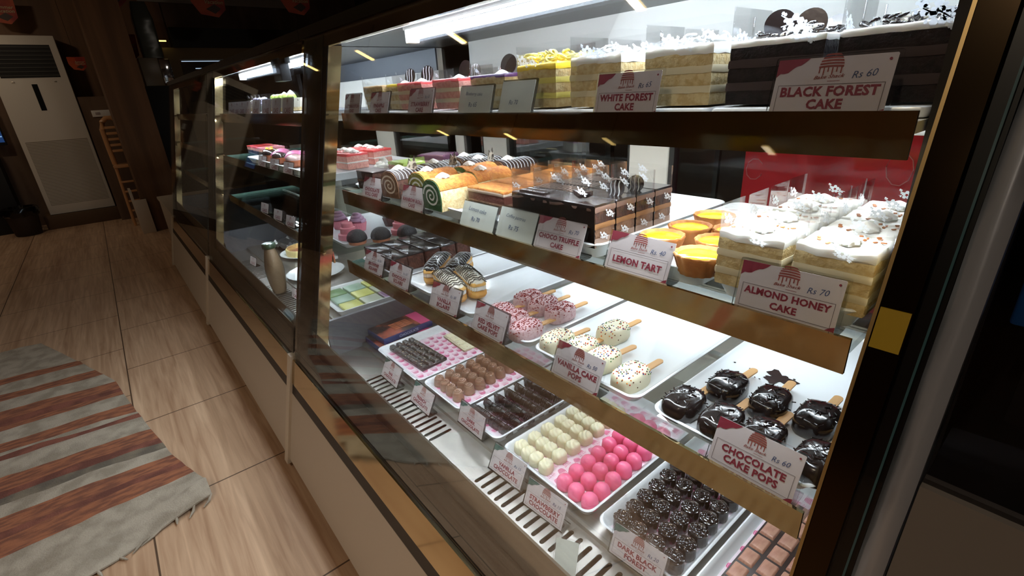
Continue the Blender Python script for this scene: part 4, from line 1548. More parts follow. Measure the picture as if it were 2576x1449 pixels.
def truffle(lab, loc, deco, front=False):
    t, z = slice_('cake_slice', lab, 'cake', loc, 0, .082, .0385, [(.012, mat('truffle_mousse', (.62, .52, .46), .7), 'cream_layer'), (.013, MOCHA, 'sponge_layer'), (.007, mat('caramel_mousse', (.55, .38, .22), .7), 'cream_layer'), (.015, SPONGEC, 'sponge_layer'), (.007, mat('truffle_mousse2', (.45, .34, .29), .7), 'cream_layer')], SG, 81)
    g = G().prism([(-.0205, .0005), (-.0188, .0005), (-.0188, z), (.0195, z), (.0195, z + .0032), (-.0192, z + .0032), (-.0205, z + .002)], -.0412, .0412)
    g.obj('ganache', DCHOC, t, sm=0)
    if deco == 'squares':
        for i in range(4):
            for j in range(2):
                o = G().rbox(-.006, .006, -.006, .006, 0, .003, .001, .0012).obj('chocolate_square', DCHOC, t)
                o.location = (-.026 + .0135 * i, -.008 + .0135 * j, z + .003)
    elif deco == 'bow':
        g = G()
        for s_ in (-1, 1):
            g.tube([(s_ * .0125 * math.sin(a) + .006, -.004 + s_ * .003, z + .004 + .010 * abs(math.sin(a * .5 + .6))) for a in [i * .42 for i in range(8)]], [.0048 - .0004 * i for i in range(8)], 8)
        g.obj('chocolate_bow', DCHOC, t)
    elif deco == 'stripes':
        g = G()
        for i in range(11):
            x = -.037 + .0074 * i
            g.tube([(x + .0015 * math.sin(k * 1.5), -.018 + .036 * k / 6, z + .0036) for k in range(7)], .001, 5)
        g.obj('pale_drizzle', mat('pale_drizzle', (.66, .56, .50), .4), t)
    elif deco == 'disc':
        disc(t, .022, .0, z + .003, .0125, .25, 72, DCHOC, True)
    ff = [('r', -.2, .016, .006), ('r', .3, .044, .006), ('f', .45, .074, .0058), ('b', -.3, .078, .0062)]
    wrap(t, .082, .0385, .086, ff if deco != 'squares' else [('b', .2, .078, .006)])
    return t


tl = [('squares', -.5295, .4865, 'dark truffle cake slice topped with scored chocolate squares, front left of the block'),
      ('bow', -.4465, .4865, 'dark truffle cake slice with a chocolate curl, front right of the block'),
      ('stripes', -.5295, .5300, 'truffle cake slice with pale drizzle, second row left of the dark block'),
      ('disc', -.4465, .5300, 'truffle cake slice with a striped disc, second row right of the dark block'),
      ('stripes', -.5295, .5735, 'truffle cake slice with pale drizzle, third row left of the dark block'),
      ('disc', -.4465, .5735, 'truffle cake slice with a striped disc, third row right of the dark block'),
      ('stripes', -.5295, .6170, 'truffle cake slice with pale drizzle, last row left of the dark block'),
      ('plain', -.4465, .6170, 'plain truffle cake slice, last row right of the dark block')]
tp = {}
for d, x, y, lab in tl:
    if d in tp:
        dup(tp[d], (x, y, T2), 0, lab)
    else:
        tp[d] = truffle(lab, (x, y, T2), d)


def tart(lab, loc, rz=0):
    t = thing('lemon_tart', lab, 'tart', loc, rz, 'lemon tarts')
    fl = lambda a, r, z: r * (1 + (.028 * math.cos(15 * a) if r > .017 else 0))
    G().lathe([(.0195, 0), (.021, .001), (.0265, .0195), (.0278, .0225), (.0268, .0240), (.0245, .0232), (.0225, .0185), (.020, .0175)], 60, fn=fl).jit(.0005, 160).obj('crust', CRUST, t, sm=60)
    G().lathe([(.0236, .0190), (.0238, .0205), (.0215, .0213), (.0120, .0218), (.0006, .0220)], 40).jit(.0004, 120).obj('lemon_filling', LEMON, t, sm=80)
    return t


tt0 = tart('lemon tart nearest the glass beside the lemon tart tag', (-.263, .478, T2))
for x, y, nm in ((-.272, .536, 'second of the right column'), (-.334, .512, 'left column, nearer the glass'), (-.331, .570, 'left column, second from the glass'), (-.336, .640, 'left column, at the back'), (-.279, .590, 'half hidden behind the white almond cake')):
    dup(tt0, (x, y, T2), random.random() * 6, 'lemon tart with yellow filling, %s' % nm)


def almond(lab, loc, seed, rz=0):
    t, z = slice_('cake_slice', lab, 'cake', loc, rz, .062, .050, lay(SPONGE, CREAMY, 3, .050), 'almond honey cakes', seed)
    frost(t, .062, .050, z, .008, CREAM, j=.0018)
    dollop(t, .002, -.008, z + .0075, .0115, .010)
    rnd = random.Random(seed)
    g = G()
    for k in range(13):
        x, y = rnd.uniform(-.028, .028), rnd.uniform(-.022, .022)
        e = rnd.uniform(.0012, .0026)
        M = Matrix.Translation((x, y, z + .0095)) @ Matrix.Rotation(rnd.random() * 6, 4, 'Z') @ Matrix.Rotation(rnd.uniform(-.5, .5), 4, 'X')
        g.rbox(-e, e, -e * .5, e * .5, -.0004, .0004, e * .3, .0002, 0, M, 2)
    g.obj('almond_flakes', ALMOND, t)['kind'] = 'stuff'
    wrap(t, .062, .050, .084, [('f', .2, .055, .006), ('l', -.3, .066, .007), ('r', .5, .060, .006), ('b', .0, .068, .006)])
    return t


al = [almond('white almond honey cake with a cream dollop, front of the left column', (-.2035, .4875, T2), 91),
      almond('white almond honey cake with a cream dollop, front of the right column', (-.1325, .4925, T2), 92)]
for k, (x, y, a, nm) in enumerate(((-.203, .5415, .02, 'second of the left column'), (-.133, .5465, -.02, 'second of the right column'), (-.204, .5955, 0, 'third of the left column'),
                                   (-.134, .6005, .03, 'third of the right column'), (-.206, .6495, -.03, 'last of the left column'), (-.135, .6545, .01, 'last of the right column'))):
    dup(al[k % 2], (x, y, T2), a, 'white almond honey cake with a cream dollop, %s' % nm)

# wrapped brown slice, piped cups and the coloured pieces at the left end
t, z = slice_('cake_slice', 'plain brown cake slice in a film wrap at the left end of the second shelf', 'cake', (-1.108, .487, T2), .1, .072, .052, [(.018, SPONGEC, 'sponge_layer'), (.004, MOCHA, 'cream_layer'), (.018, SPONGEC, 'sponge_layer')], SG, 5)
frost(t, .072, .052, z, .003, DCHOCM, 'glaze', .0006)
wrap(t, .072, .052, .05, [])


def cup(lab, loc, cm, tm, top=True, group='cupcakes at the left end', s=1.0):
    t = thing('cupcake', lab, 'cupcake', loc, 0, group)
    G().lathe([(.019 * s, 0), (.020 * s, .001), (.0255 * s, .025 * s), (.0250 * s, .027 * s), (.012 * s, .029 * s)], 48, fn=lambda a, r, z: r * (1 + (.035 * math.cos(24 * a) if r > .018 * s else 0))).obj('paper_cup', cm, t, sm=50)
    if top:
        g = G()
        for lv, (r, zz) in enumerate(((.019, .029), (.014, .038), (.008, .046))):
            pts = [(r * s * math.cos(a * .45), r * s * math.sin(a * .45), zz * s + .0006 * a * s) for a in range(15)]
            g.tube(pts, [.0062 * s * (1 + .16 * math.sin(a * 2.6)) for a in range(15)], 8)
        g.lathe([(.016 * s, .026 * s), (.014 * s, .044 * s), (.002, .054 * s)], 14)
        g.jit(.0009, 120)
        g.obj('frosting', tm, t, sm=60)
    return t


bw = cup('small dark cup with white piped cream beside the wrapped brown slice', (-1.195, .545, T2), SPONGEB, CREAM, True, 'piped cups', .85)
dup(bw, (-1.262, .585, T2), .5, 'small dark cup with white piped cream farther left on the second shelf')
t, z = slice_('cake_slice', 'cake slice with a bright lime green top at the left of the second shelf', 'cake', (-1.140, .590, T2), .0, .080, .060, [(.022, SPONGEP, 'sponge_layer'), (.006, CREAM, 'cream_layer'), (.014, SPONGEP, 'sponge_layer')], SG, 6)
frost(t, .080, .060, z, .006, mat('lime_glaze', (.74, .85, .42), .3), 'glaze')
wrap(t, .080, .060, .058, [])
t, z = slice_('cake_slice', 'cake wedge with a dull purple glaze behind the lime green slice', 'cake', (-1.150, .690, T2), .4, .085, .070, [(.030, CREAM, 'cream_layer'), (.012, LILAC, 'sponge_layer')], SG, 7)
frost(t, .085, .070, z, .012, mat('purple_glaze', (.38, .25, .33), .25), 'glaze')
pk = None
for k, (x, y) in enumerate(((-1.52, .60), (-1.60, .62), (-1.56, .70), (-1.66, .70))):
    lab = 'pink cake slice with white piped cream beyond the corner post, %s' % ('nearest', 'second', 'third', 'farthest')[k]
    if pk is None:
        pk, z = slice_('cake_slice', lab, 'cake', (x, y, T2), .1, .075, .07, [(.018, SPONGEP, 'sponge_layer'), (.004, CREAM, 'cream_layer'), (.018, SPONGEP, 'sponge_layer')], 'pink cakes beyond the post', 8)
        frost(pk, .075, .07, z, .006, STRAW, 'glaze')
        dollop(pk, -.018, 0, z + .005, .014, .011)
        dollop(pk, .018, .004, z + .005, .014, .011)
    else:
        dup(pk, (x, y, T2), .1 * k, lab)

# third shelf of the middle case, seen past the post: tray with cupcakes, puffs and rose moulds
tray(-1.66, -1.33, .46, .84, Z3, 'large white tray of cupcakes and dark domes beyond the corner post', h=.017, fl=.0100)
c1 = cup('cupcake with swirled lilac frosting beyond the corner post', (-1.470, .565, T3), MUFFIN, LILAC)
dup(c1, (-1.545, .535, T3), .8, 'cupcake with swirled lilac frosting, left of another lilac one')
c2 = cup('cupcake in a dark paper cup with grey brown frosting', (-1.445, .665, T3), mat('dark_cup', (.28, .16, .16), .6), mat('greybrown_cream', (.46, .40, .36), .5))
c3 = cup('plain pink cupcake in a red cup farther back on the white tray', (-1.425, .745, T3), mat('red_cup', (.55, .25, .22), .6), CREAM)


def mould(lab, loc, rz=0):
    t = thing('pink_tier_cake', lab, 'cake', loc, rz, 'pink tiered moulded sweets')
    G().lathe([(.030, 0), (.031, .003), (.030, .016), (.0225, .018), (.0220, .034), (.0165, .036), (.0160, .048), (.0140, .050), (.012, .048), (.001, .048)], 36).obj('moulded_body', mat('rose_mould', (.86, .52, .56), .5), t, sm=40)
    return t


m1 = mould('pink tiered moulded sweet in front of the lilac cupcake', (-1.405, .505, T3))
dup(m1, (-1.330, .640, T3), 0, 'pink tiered moulded sweet farther back by the second rail')
puff = None
for k, (x, y, nm) in enumerate(((-1.330, .500, 'nearest'), (-1.300, .560, 'middle'), (-1.262, .625, 'farthest'))):
    lab = 'dark fuzzy domed cake on the tray end, %s of three' % nm
    if puff is None:
        puff = thing('domed_cake', lab, 'cake', (x, y, T3), 0, 'dark domed cakes')
        g = G().lathe([(.020, .006), (.029, .012)] + [(.029 * math.cos(b), .016 + .026 * math.sin(b)) for b in (.1, .35, .6, .85, 1.1, 1.35, 1.54)], 40)
        g.jit(.0008, 300).obj('dark_dome', mat('cocoa_dome', (.20, .19, .20), .6, bump=.5, bsc=300), puff, sm=70)
        G().lathe([(.023, 0), (.025, .002), (.0255, .009), (.022, .012)], 36).obj('biscuit_base', mat('biscuit', (.74, .50, .38), .7), puff)
    else:
        dup(puff, (x, y, T3), k, lab)

# ------------------------------------------------------------------ price tags
TAGS = [
    ('BAR\nCHOCOLATE', '', -1.071, .417, ZD, 'tag reading BAR CHOCOLATE below the scored dark slab', 27, GREENINK, .0),
    ('FRENCH\nCHOCOLATE', '', -.911, .418, ZD, 'tag reading FRENCH CHOCOLATE below the swirled milk chocolates', 27, GREENINK, .0),
    ('DARK\nCHOCOLATE', '', -.746, .452, ZD + .0105, 'tag reading DARK CHOCOLATE in front of the ribbed logs', 18, GREENINK, .0),
    ('VANILLA\nCHOCOLATE', 'Rs 15', -.592, .424, ZD, 'tag reading VANILLA CHOCOLATE below the cream chocolates', 27, GREENINK, .06),
    ('STRAWBERRY\nCHOCOLATE', 'Rs 15', -.476, .416, ZD, 'tag reading STRAWBERRY CHOCOLATE below the pink domes', 23, GREENINK, .08),
    ('DARK BLACK\nFOREST', 'Rs 20', -.303, .447, ZD + .0105, 'tag reading DARK BLACK FOREST before the rose chocolates', 20, GREENINK, .08),
    ('BROWNIE\nSQUARE', 'Rs 50', -1.080, .428, ZS3, 'tag reading BROWNIE SQUARE on the lowest shelf rail', 20, MAROON, .06),
    ('CHOCOLAT\nECLAIRS', 'Rs 60', -.950, .428, ZS3, 'tag reading CHOCOLAT ECLAIRS on the lowest shelf rail', 20, MAROON, .03),
    ('VANILLA\nECLAIRS', 'Rs 60', -.762, .428, ZS3, 'tag reading VANILLA ECLAIRS in front of the white eclairs', 22, MAROON, .08),
    ('RED VELVET\nCAKE POPS', '', -.618, .428, ZS3, 'tag reading RED VELVET CAKE POPS on the lowest shelf rail', 22, MAROON, 0),
    ('VANILLA CAKE\nPOPS', 'Rs 50', -.410, .428, ZS3, 'tag reading VANILLA CAKE POPS on the lowest shelf rail', 22, MAROON, .0),
    ('CHOCOLATE\nCAKE POPS', 'Rs 60', -.158, .428, ZS3, 'tag reading CHOCOLATE CAKE POPS at the right of the lowest shelf', 22, MAROON, .0),
    ('CHOCOLATE\nROLL CAKE', '', -1.061, .447, ZS2, 'tag reading CHOCOLATE ROLL CAKE at the left of the second shelf', 20, MAROON, .06),
    ('RAINBOW ROLL\nCAKE', '', -.872, .447, ZS2, 'tag reading RAINBOW ROLL CAKE on the second shelf', 18, MAROON, .0),
    ('CHOCO TRUFFLE\nCAKE', 'Rs 70', -.461, .447, ZS2, 'tag reading CHOCO TRUFFLE CAKE on the second shelf', 22, MAROON, .02),
    ('LEMON TART', 'Rs. 40', -.329, .4485, ZS2, 'tag reading LEMON TART on the second shelf', 20, MAROON, .0),
    ('ALMOND HONEY\nCAKE', 'Rs 70', -.160, .449, ZS2, 'tag reading ALMOND HONEY CAKE at the right of the second shelf', 12, MAROON, .02),
    ('BUTTERSCOTCH\nCAKE', '', -1.187, .486, ZT, 'tag reading BUTTERSCOTCH CAKE at the left end of the top shelf', 16, MAROON, .0),
    ('PINEAPPLE\nCAKE', '', -1.043, .486, ZT, 'tag reading PINEAPPLE CAKE on the top shelf', 18, MAROON, .0),
    ('STRAWBERRY\nCAKE', 'Rs 65', -.864, .486, ZT, 'tag reading STRAWBERRY CAKE on the top shelf', 16, MAROON, .0),
    ('WHITE FOREST\nCAKE', 'Rs 65', -.3815, .486, ZT, 'tag reading WHITE FOREST CAKE on the top shelf', 12, MAROON, .0),
    ('BLACK FOREST\nCAKE', 'Rs 60', -.1695, .486, ZT, 'tag reading BLACK FOREST CAKE at the right of the top shelf', 12, MAROON, .0),
]
for a in TAGS:
    price_tag(a[0], a[1], a[2], a[3], a[4] + .0002, a[5], a[6], a[7], a[8], h=.052 if a[4] > .9 else .056)
price_tag('Blueberry cake', 'Rs 65', -.687, .486, ZT + .0002, 'tag handwritten Blueberry cake on the top shelf', 16, hand=True, h=.050)
price_tag('', 'Rs 70', -.584, .486, ZT + .0002, 'blank looking tag with only Rs 70 beside the yellow cake', 18, hand=True, w=.080, h=.054)
price_tag('Lemon cake', 'Rs 70', -.652, .447, ZS2 + .0002, 'tag handwritten Lemon cake on the second shelf', 22, hand=True, w=.099, h=.048)
price_tag('Coffee pastries', 'Rs 75', -.554, .4475, ZS2 + .0002, 'tag handwritten Coffee pastries left of the choco truffle tag', 22, hand=True, w=.092, h=.052)
t = thing('price_tag', 'small tag peeking up at the bottom edge, before the dark black forest tag', 'price tag', (-.372, .366, ZD + .0002), .5, 'price tags in acrylic stands')
T = Matrix.Rotation(math.radians(60), 4, 'X')
G().plate(rr(.020, .028, .002, 2), -.0022, 0, 0, T @ Matrix.Translation((0, .029, 0))).obj('acrylic_stand', ACRY, t, sm=0)
G().plate(rr(.018, .026, .002, 2), .0002, .0008, 0, T @ Matrix.Translation((0, .029, 0))).obj('card', PAPERH, t, sm=0)

# ------------------------------------------------------------------ middle case contents
cake_board(-2.62, -1.42, .515, .80, Z1, 'long white tray on the top shelf of the middle case')
sm = None
for k, (x, a) in enumerate(((-2.50, .1), (-2.40, .0), (-2.31, .05), (-2.22, .0), (-2.09, .05), (-1.95, .05), (-1.83, .0), (-1.70, .05))):
    lab = 'small unreadable tag on the top shelf of the middle case, %s from the left' % ('first', 'second', 'third', 'fourth', 'fifth', 'sixth', 'seventh', 'eighth')[k]
    if sm is None:
        sm = price_tag('CAKE', '', x, .488, ZT + .0002, lab, 14, MAROON, a, simple=True, group='tags in the middle case')
    else:
        dup(sm, (x, .488, ZT + .0002), a, lab)
for k, (x, y, z, nm) in enumerate(((-2.02, .450, ZS2, 'second shelf, left of three'), (-1.86, .450, ZS2, 'second shelf, middle of three'), (-1.70, .450, ZS2, 'second shelf, right of three'),
                                   (-2.08, .432, ZS3, 'lowest shelf, left of three'), (-1.90, .432, ZS3, 'lowest shelf, middle of three'), (-1.75, .432, ZS3, 'lowest shelf, right of three'),
                                   (-2.455, .405, ZD, 'bottom deck beside the bottle'), (-1.86, .420, ZD, 'bottom deck right of the bottle'))):
    o = dup(sm, (x, y, z + .0002), .1, 'small unreadable tag in the middle case, %s' % nm)
    o.scale = (.85, .85, .72)
gl, z = slice_('cake_slice', 'spotted cake with a row of pale green domes in the middle case', 'cake', (-1.96, .575, ZC), 0, .20, .09, [(.012, SPONGE, 'sponge_layer'), (.03, mat('spotted_side', (.80, .76, .68), .7, col2=(.14, .10, .10), nsc=55, lo=.58, hi=.62), 'cream_layer')], TG, 4)
for k in range(8):
    o = G().lathe([(.016 * math.cos(b), .016 * math.sin(b)) for b in (0, .4, .8, 1.2, 1.54)], 16).obj('green_dome', mat('pale_green', (.72, .82, .42), .4), gl)
    o.location = (-.085 + .024 * k, -.02 + .012 * (k % 2), z)
dollop(gl, -.092, .02, z, .016, .024)
dollop(gl, -.015, .02, z + .004, .014, .024)
lv = None
for k, x in enumerate((-2.33, -2.29, -2.25, -2.21)):
    lab = 'pale lilac cream cup, top shelf of the middle case, %s from the left' % ('first', 'second', 'third', 'fourth')[k]
    if lv is None:
        lv = cup(lab, (x, .56, ZC), PAPERH, mat('pale_lilac', (.74, .72, .80), .5), True, 'lilac cups', .9)
    else:
        dup(lv, (x, .56, ZC), k, lab)
wf = None
for k, x in enumerate((-2.58, -2.52, -2.46, -2.40)):
    lab = 'wrapped pale cake, top shelf of the middle case, %s from the left' % ('first', 'second', 'third', 'fourth')[k]
    if wf is None:
        wf, z = slice_('cake_slice', lab, 'cake', (x, .62, ZC), 0, .055, .055, lay(SPONGE, CREAM, 2, .04), 'pale cakes in the middle case', 9)
        frost(wf, .055, .055, z, .006, CREAM)
        wrap(wf, .055, .055, .07, [('f', .2, .06, .006)])
    else:
        dup(wf, (x, .62, ZC), 0, lab)


def donut(lab, loc, rz, top, cand, drip, s=1.0):
    t = thing('doughnut', lab, 'doughnut', loc, rz, 'long doughnuts in the middle case')
    t.scale = (1.1, 1.1, 1.25)
    L, r = .062 * s, .026 * s
    G().dome(r, L, 2.6, [(.8, 0), (.97, .006), (1, .015), (.96, .024)] + [(.96 * math.cos(b), .024 + .010 * math.sin(b)) for b in (.3, .6, .9, 1.2, 1.5)], 30).obj('dough', mat('fried_dough', (.52, .27, .14), .5), t, sm=70)
    G().dome(r * 1.01, L * .99, 2.6, [(.99, .0195)] + [(.98 * math.cos(b), .0245 + .0115 * math.sin(b)) for b in (0, .3, .6, .9, 1.2, 1.5)], 30).obj('icing', top, t, sm=70)
    if cand:
        cols = [mat('candy_orange', (.92, .48, .12), .25), mat('candy_blue', (.15, .45, .78), .25), mat('candy_yellow', (.92, .78, .12), .25), mat('candy_green', (.15, .55, .30), .25)]
        for k in range(7):
            o = G().lathe([(.0045, .0), (.006, .0015), (.0045, .003), (.001, .0034)], 12).obj('candy_button', cols[(k * k + k) % 4], t)
            o.location = (.008 * math.sin(k * 2.3), -.045 + .015 * k, .034)
    if drip:
        g = G()
        for k in range(9):
            y = -.05 + .0125 * k
            g.tube([(r * .9 * math.cos(a), y + .002 * math.sin(a * 5), .0255 + .0108 * math.sin(a)) for a in [.1 + i * .42 for i in range(8)]], .0015, 5)
        g.obj('pink_drizzle', mat('pink_drizzle', (.80, .45, .62), .4), t)
    return t


tray(-2.26, -1.40, .455, .80, Z2, 'long white tray under the doughnuts in the middle case', h=.022, fl=.0150)
donut('chocolate doughnut with coloured candy buttons, left end of the middle case', (-2.06, .500, T2), 1.35, DCHOC, True, False)
donut('doughnut with pink drizzle in the middle case', (-1.915, .498, T2), 1.2, DCHOC, False, True)
donut('glazed long doughnut with brown icing beside the pink drizzled one', (-1.775, .505, T2), 1.25, mat('lilac_glaze', (.66, .56, .55), .3), False, True, 1.1)
donut('chocolate doughnut with candy buttons, farther back', (-1.86, .610, T2), 1.4, DCHOC, True, False, 1.15)
for k, (x, m_, nm) in enumerate(((-2.46, STRAW, 'red'), (-2.36, STRAW, 'pinkish red'), (-2.28, MUFFIN, 'pink'))):
    t, z = slice_('cake_slice', 'low %s glazed cake at the left end of the middle case' % nm, 'cake', (x, .56, T2), 0, .07, .09, [(.016, SPONGEB, 'sponge_layer'), (.012, SPONGEP, 'sponge_layer')], 'low cakes in the middle case', 3)
    frost(t, .07, .09, z, .005, m_, 'glaze')

t = thing('milk_bottle', 'glass bottle of milky coffee with a dark green lid in the middle case', 'bottle', (-1.985, .398, ZD), 0)
bp = [(.022, .0), (.0245, .002), (.0255, .010), (.032, .050), (.0355, .090), (.0335, .120), (.0260, .155), (.0205, .178), (.0195, .190)]
G().lathe([(r * .95, z + .003) for r, z in bp[:-1]] + [(.0180, .184)], 32).obj('milky_coffee', mat('milky_coffee', (.66, .56, .45), .5), t, sm=60)
G().lathe(bp, 32).obj('glass_bottle', clear('bottle_glass', (.97, .98, .97), .9, .03), t, sm=60)
G().lathe([(.0205, .187), (.0245, .188), (.0245, .203), (.022, .206), (.001, .206)], 28, fn=lambda a, r, z: r * (1 + (.03 * math.cos(20 * a) if .187 < z < .204 and r > .02 else 0))).obj('lid', mat('green_lid', (.10, .19, .12), .35), t, sm=50)
pl = thing('plate', 'white round plate behind the coffee bottle', 'plate', (-2.40, .640, ZB), 0, 'round plates in the middle case')
G().lathe([(.07, 0), (.075, .002), (.115, .014), (.118, .017), (.112, .0165), (.075, .006), (.001, .005)], 44).obj('dish', TRAY, pl)
dup(pl, (-2.06, .570, ZB), 0, 'white round plate right of the coffee bottle')
ch = thing('cheesecake', 'pale yellow cheesecake with a browned top on a round plate', 'cake', (-2.40, .640, ZB + .0055), .2)
G().lathe([(.085, 0), (.09, .002), (.09, .030), (.087, .034), (.001, .035)], 44).obj('cake_body', mat('cheesecake', (.90, .82, .58), .6), ch)
G().lathe([(.086, .0335), (.07, .0365), (.001, .037)], 40).jit(.001, 60).obj('browned_top', mat('browned_top', (.80, .62, .36), .6, col2=(.52, .28, .14), nsc=14), ch)
t = thing('tall_glass', 'tall glass of milky drink cut off by the dark post', 'glass', (-1.915, .545, ZB), 0)
G().lathe([(.025, 0), (.027, .002), (.034, .13), (.033, .13), (.001, .125)], 28).obj('milky_drink', mat('milky_coffee2', (.60, .48, .36), .4), t)
G().lathe([(.0265, -.0002), (.0285, .002), (.0352, .150), (.0342, .150)], 28).obj('glass_wall', ACRY, t)
t = thing('jar', 'small dark jar with a pale lid beside the coffee bottle', 'jar', (-1.865, .475, ZB), 0)
G().lathe([(.024, 0), (.026, .002), (.027, .045), (.022, .052)], 28).obj('jar_body', mat('jar_dark', (.12, .12, .13), .2), t)
G().lathe([(.0245, .051), (.026, .053), (.0255, .064), (.022, .067), (.001, .067)], 28).obj('lid', mat('jar_lid', (.52, .56, .46), .3), t)
tray(-1.80, -1.54, .470, .80, ZB, 'white tray of wrapped bars at the right end of the middle case')
gb = None
cols = [mat('wrap_green', (.42, .55, .36), .3), mat('wrap_pale', (.72, .74, .66), .3), mat('wrap_mint', (.60, .70, .62), .3), mat('wrap_lilac', (.55, .42, .55), .3), mat('wrap_yellow', (.80, .80, .45), .3)]
for j in range(4):
    for i in range(3):
        k = i + 3 * j
        c = cols[(k * 2 + j) % 5]
        o = G().rbox(-.036, .036, -.034, .034, 0, .013, .004, .003).obj('wrapped_bar', c)
        o.location = (-1.745 + .078 * i, .535 + .075 * j, ZB + .004)
        tag(o, '%s wrapped bar on the tray beyond the corner post, row %s, %s' % (c.name.split('_')[1], ORD[j], ('left', 'middle', 'right')[i]), 'chocolate', 'wrapped bars')
o = G().rbox(-.13, .13, -.05, .05, 0, .003, .004, .001)
bag = thing('foil_bag', 'crumpled silvery foil packet lying at the left of the middle case', 'packet', (-2.62, .62, ZB), .3)
g = G()
n = 12
vs = [((-.5 + i / n) * .22, (-.5 + j / n) * .14, .012 + .016 * abs(noise.noise(Vector((i * .7, j * .7, 3)))) * 2) for j in range(n + 1) for i in range(n + 1)]
g.add(vs, [(j * (n + 1) + i, j * (n + 1) + i + 1, (j + 1) * (n + 1) + i + 1, (j + 1) * (n + 1) + i) for j in range(n) for i in range(n)])
g.add([(x, y, .001) for x, y, z in vs], [(j * (n + 1) + i, (j + 1) * (n + 1) + i, (j + 1) * (n + 1) + i + 1, j * (n + 1) + i + 1) for j in range(n) for i in range(n)])
g.obj('crumpled_foil', mat('foil', (.62, .60, .60), .3, .9), bag, sm=20)

# ------------------------------------------------------------------ kitchen behind the rear doors
kt = thing('work_table', 'dim steel work table in the kitchen behind the cases', 'table', (-1.2, 2.3, 0))
G().box(-1.2, 1.2, -.3, .3, .86, .90).obj('table_top', STEEL, kt, sm=0)
for sx in (-1.15, 1.15):
    for sy in (-.26, .26):
        G().box(sx - .02, sx + .02, sy - .02, sy + .02, 0, .86).obj('leg', STEEL, kt, sm=0)
ox = thing('cardboard_box', 'brown cardboard box on the kitchen table behind the rear glass', 'box', (-1.02, 2.2, .9002))
G().rbox(-.22, .22, -.16, .16, 0, .22, .004, .003).obj('carton', mat('cardboard', (.42, .30, .18), .8), ox)
ck = tray(-1.05, -.75, 1.62, 2.02, 1.02, 'white tray on the kitchen rack behind the rear glass', name='kitchen_tray')
rk = thing('rack', 'dark rack in the kitchen carrying a white tray', 'rack', (-.9, 1.82, 0))
G().box(-.45, .45, -.22, .22, 1.0, 1.019).obj('rack_shelf', BLACKM, rk, sm=0)
for sx in (-.43, .43):
    for sy in (-.20, .20):
        G().box(sx - .012, sx + .012, sy - .012, sy + .012, 0, 1.0).obj('upright', BLACKM, rk, sm=0)
area('kitchen_fill', (-1.0, 1.9, 2.65), (0, 0, 0), 1.2, .2, 20, (1, .88, .74))  # unseen fill light added so the dark kitchen shows dimly
# red printed cloth
t = thing('red_cloth', 'red cloth with faint white line doodles seen through the rear glass', 'cloth', (-.36, 1.30, .60))
g = G()
n = 30
def cl(u, v):
    return (-.26 + .56 * u, .02 * math.sin(u * 17) + .012 * math.sin(u * 31 + v * 3), .50 * v)
vs = [cl(i / n, j / 8) for j in range(9) for i in range(n + 1)]
fs = [(j * (n + 1) + i, j * (n + 1) + i + 1, (j + 1) * (n + 1) + i + 1, (j + 1) * (n + 1) + i) for j in range(8) for i in range(n)]
g.add(vs, fs)
g.add([(x, y + .004, z) for x, y, z in vs], [tuple(reversed(f)) for f in fs])
c = g.obj('fabric', mat('red_fabric', (.82, .13, .18), .75), t, sm=60)
g = G()
rnd = random.Random(5)
for k in range(16):
    u, v = rnd.random() * .9 + .05, rnd.random() * .9
    x0, y0, z0 = cl(u, v)
    s = rnd.uniform(.016, .03)
    a0 = rnd.random() * 6
    if k % 3 == 0:
        pts = [(x0 + s * math.cos(a), cl(min(1, max(0, (x0 + s * math.cos(a) + .3) / .6)), v)[1] - .003, z0 + s * 1.3 * math.sin(a)) for a in [i * .63 for i in range(11)]]
    else:
        pts = [(x0 + s * 1.6 * (i / 5 - .5) * math.cos(a0), cl(min(1, max(0, (x0 + s * 1.6 * (i / 5 - .5) * math.cos(a0) + .3) / .6)), v)[1] - .003, z0 + s * 1.6 * (i / 5 - .5) * math.sin(a0) + .004 * math.sin(i * 2)) for i in range(6)]
    g.tube(pts, .0012, 5)
g.obj('doodles', mat('doodle_print', (.86, .50, .50), .7), c)
G().tube([(-.33, 0, .50), (.33, 0, .50)], .006).obj('rail', STEEL, t)
for sx in (-.33, .33):
    G().box(sx - .006, sx + .006, -.006, .006, -.60, .51).obj('stand_leg', BLACKM, t, sm=0)

# ------------------------------------------------------------------ next counter unit at the right
r = thing('counter_unit', 'dark glossy counter unit with a grey lower panel at the right edge', 'counter', (.55, .7, 0))
W = dict(parent=r, world=True)
S = slope
G().prism([(S(.02), .02), (S(.842) - 0, .842), (S(.842) + .018, .842), (S(.02) + .018, .02)], -.027, 1.15).obj('grey_panel', mat('grey_laminate', (.40, .38, .36), .5), sm=0, **W)
G().prism([(S(.842) + .006, .842), (S(1.45) + .006, 1.45), (S(1.45) + .012, 1.45), (S(.842) + .012, .842)], -.027, 1.15).obj('dark_glass', clear('smoked_glass', (.82, .82, .84), .6, .03), sm=0, **W)
G().prism([(S(.02) + .02, .02), (S(.84) + .02, .84), (1.0, .84), (1.0, .02)], -.027, 1.15).obj('body', BLACKM, sm=0, **W)
G().box(-.027, 1.15, .98, 1.0, .84, 1.45).obj('back', BLACKM, sm=0, **W)
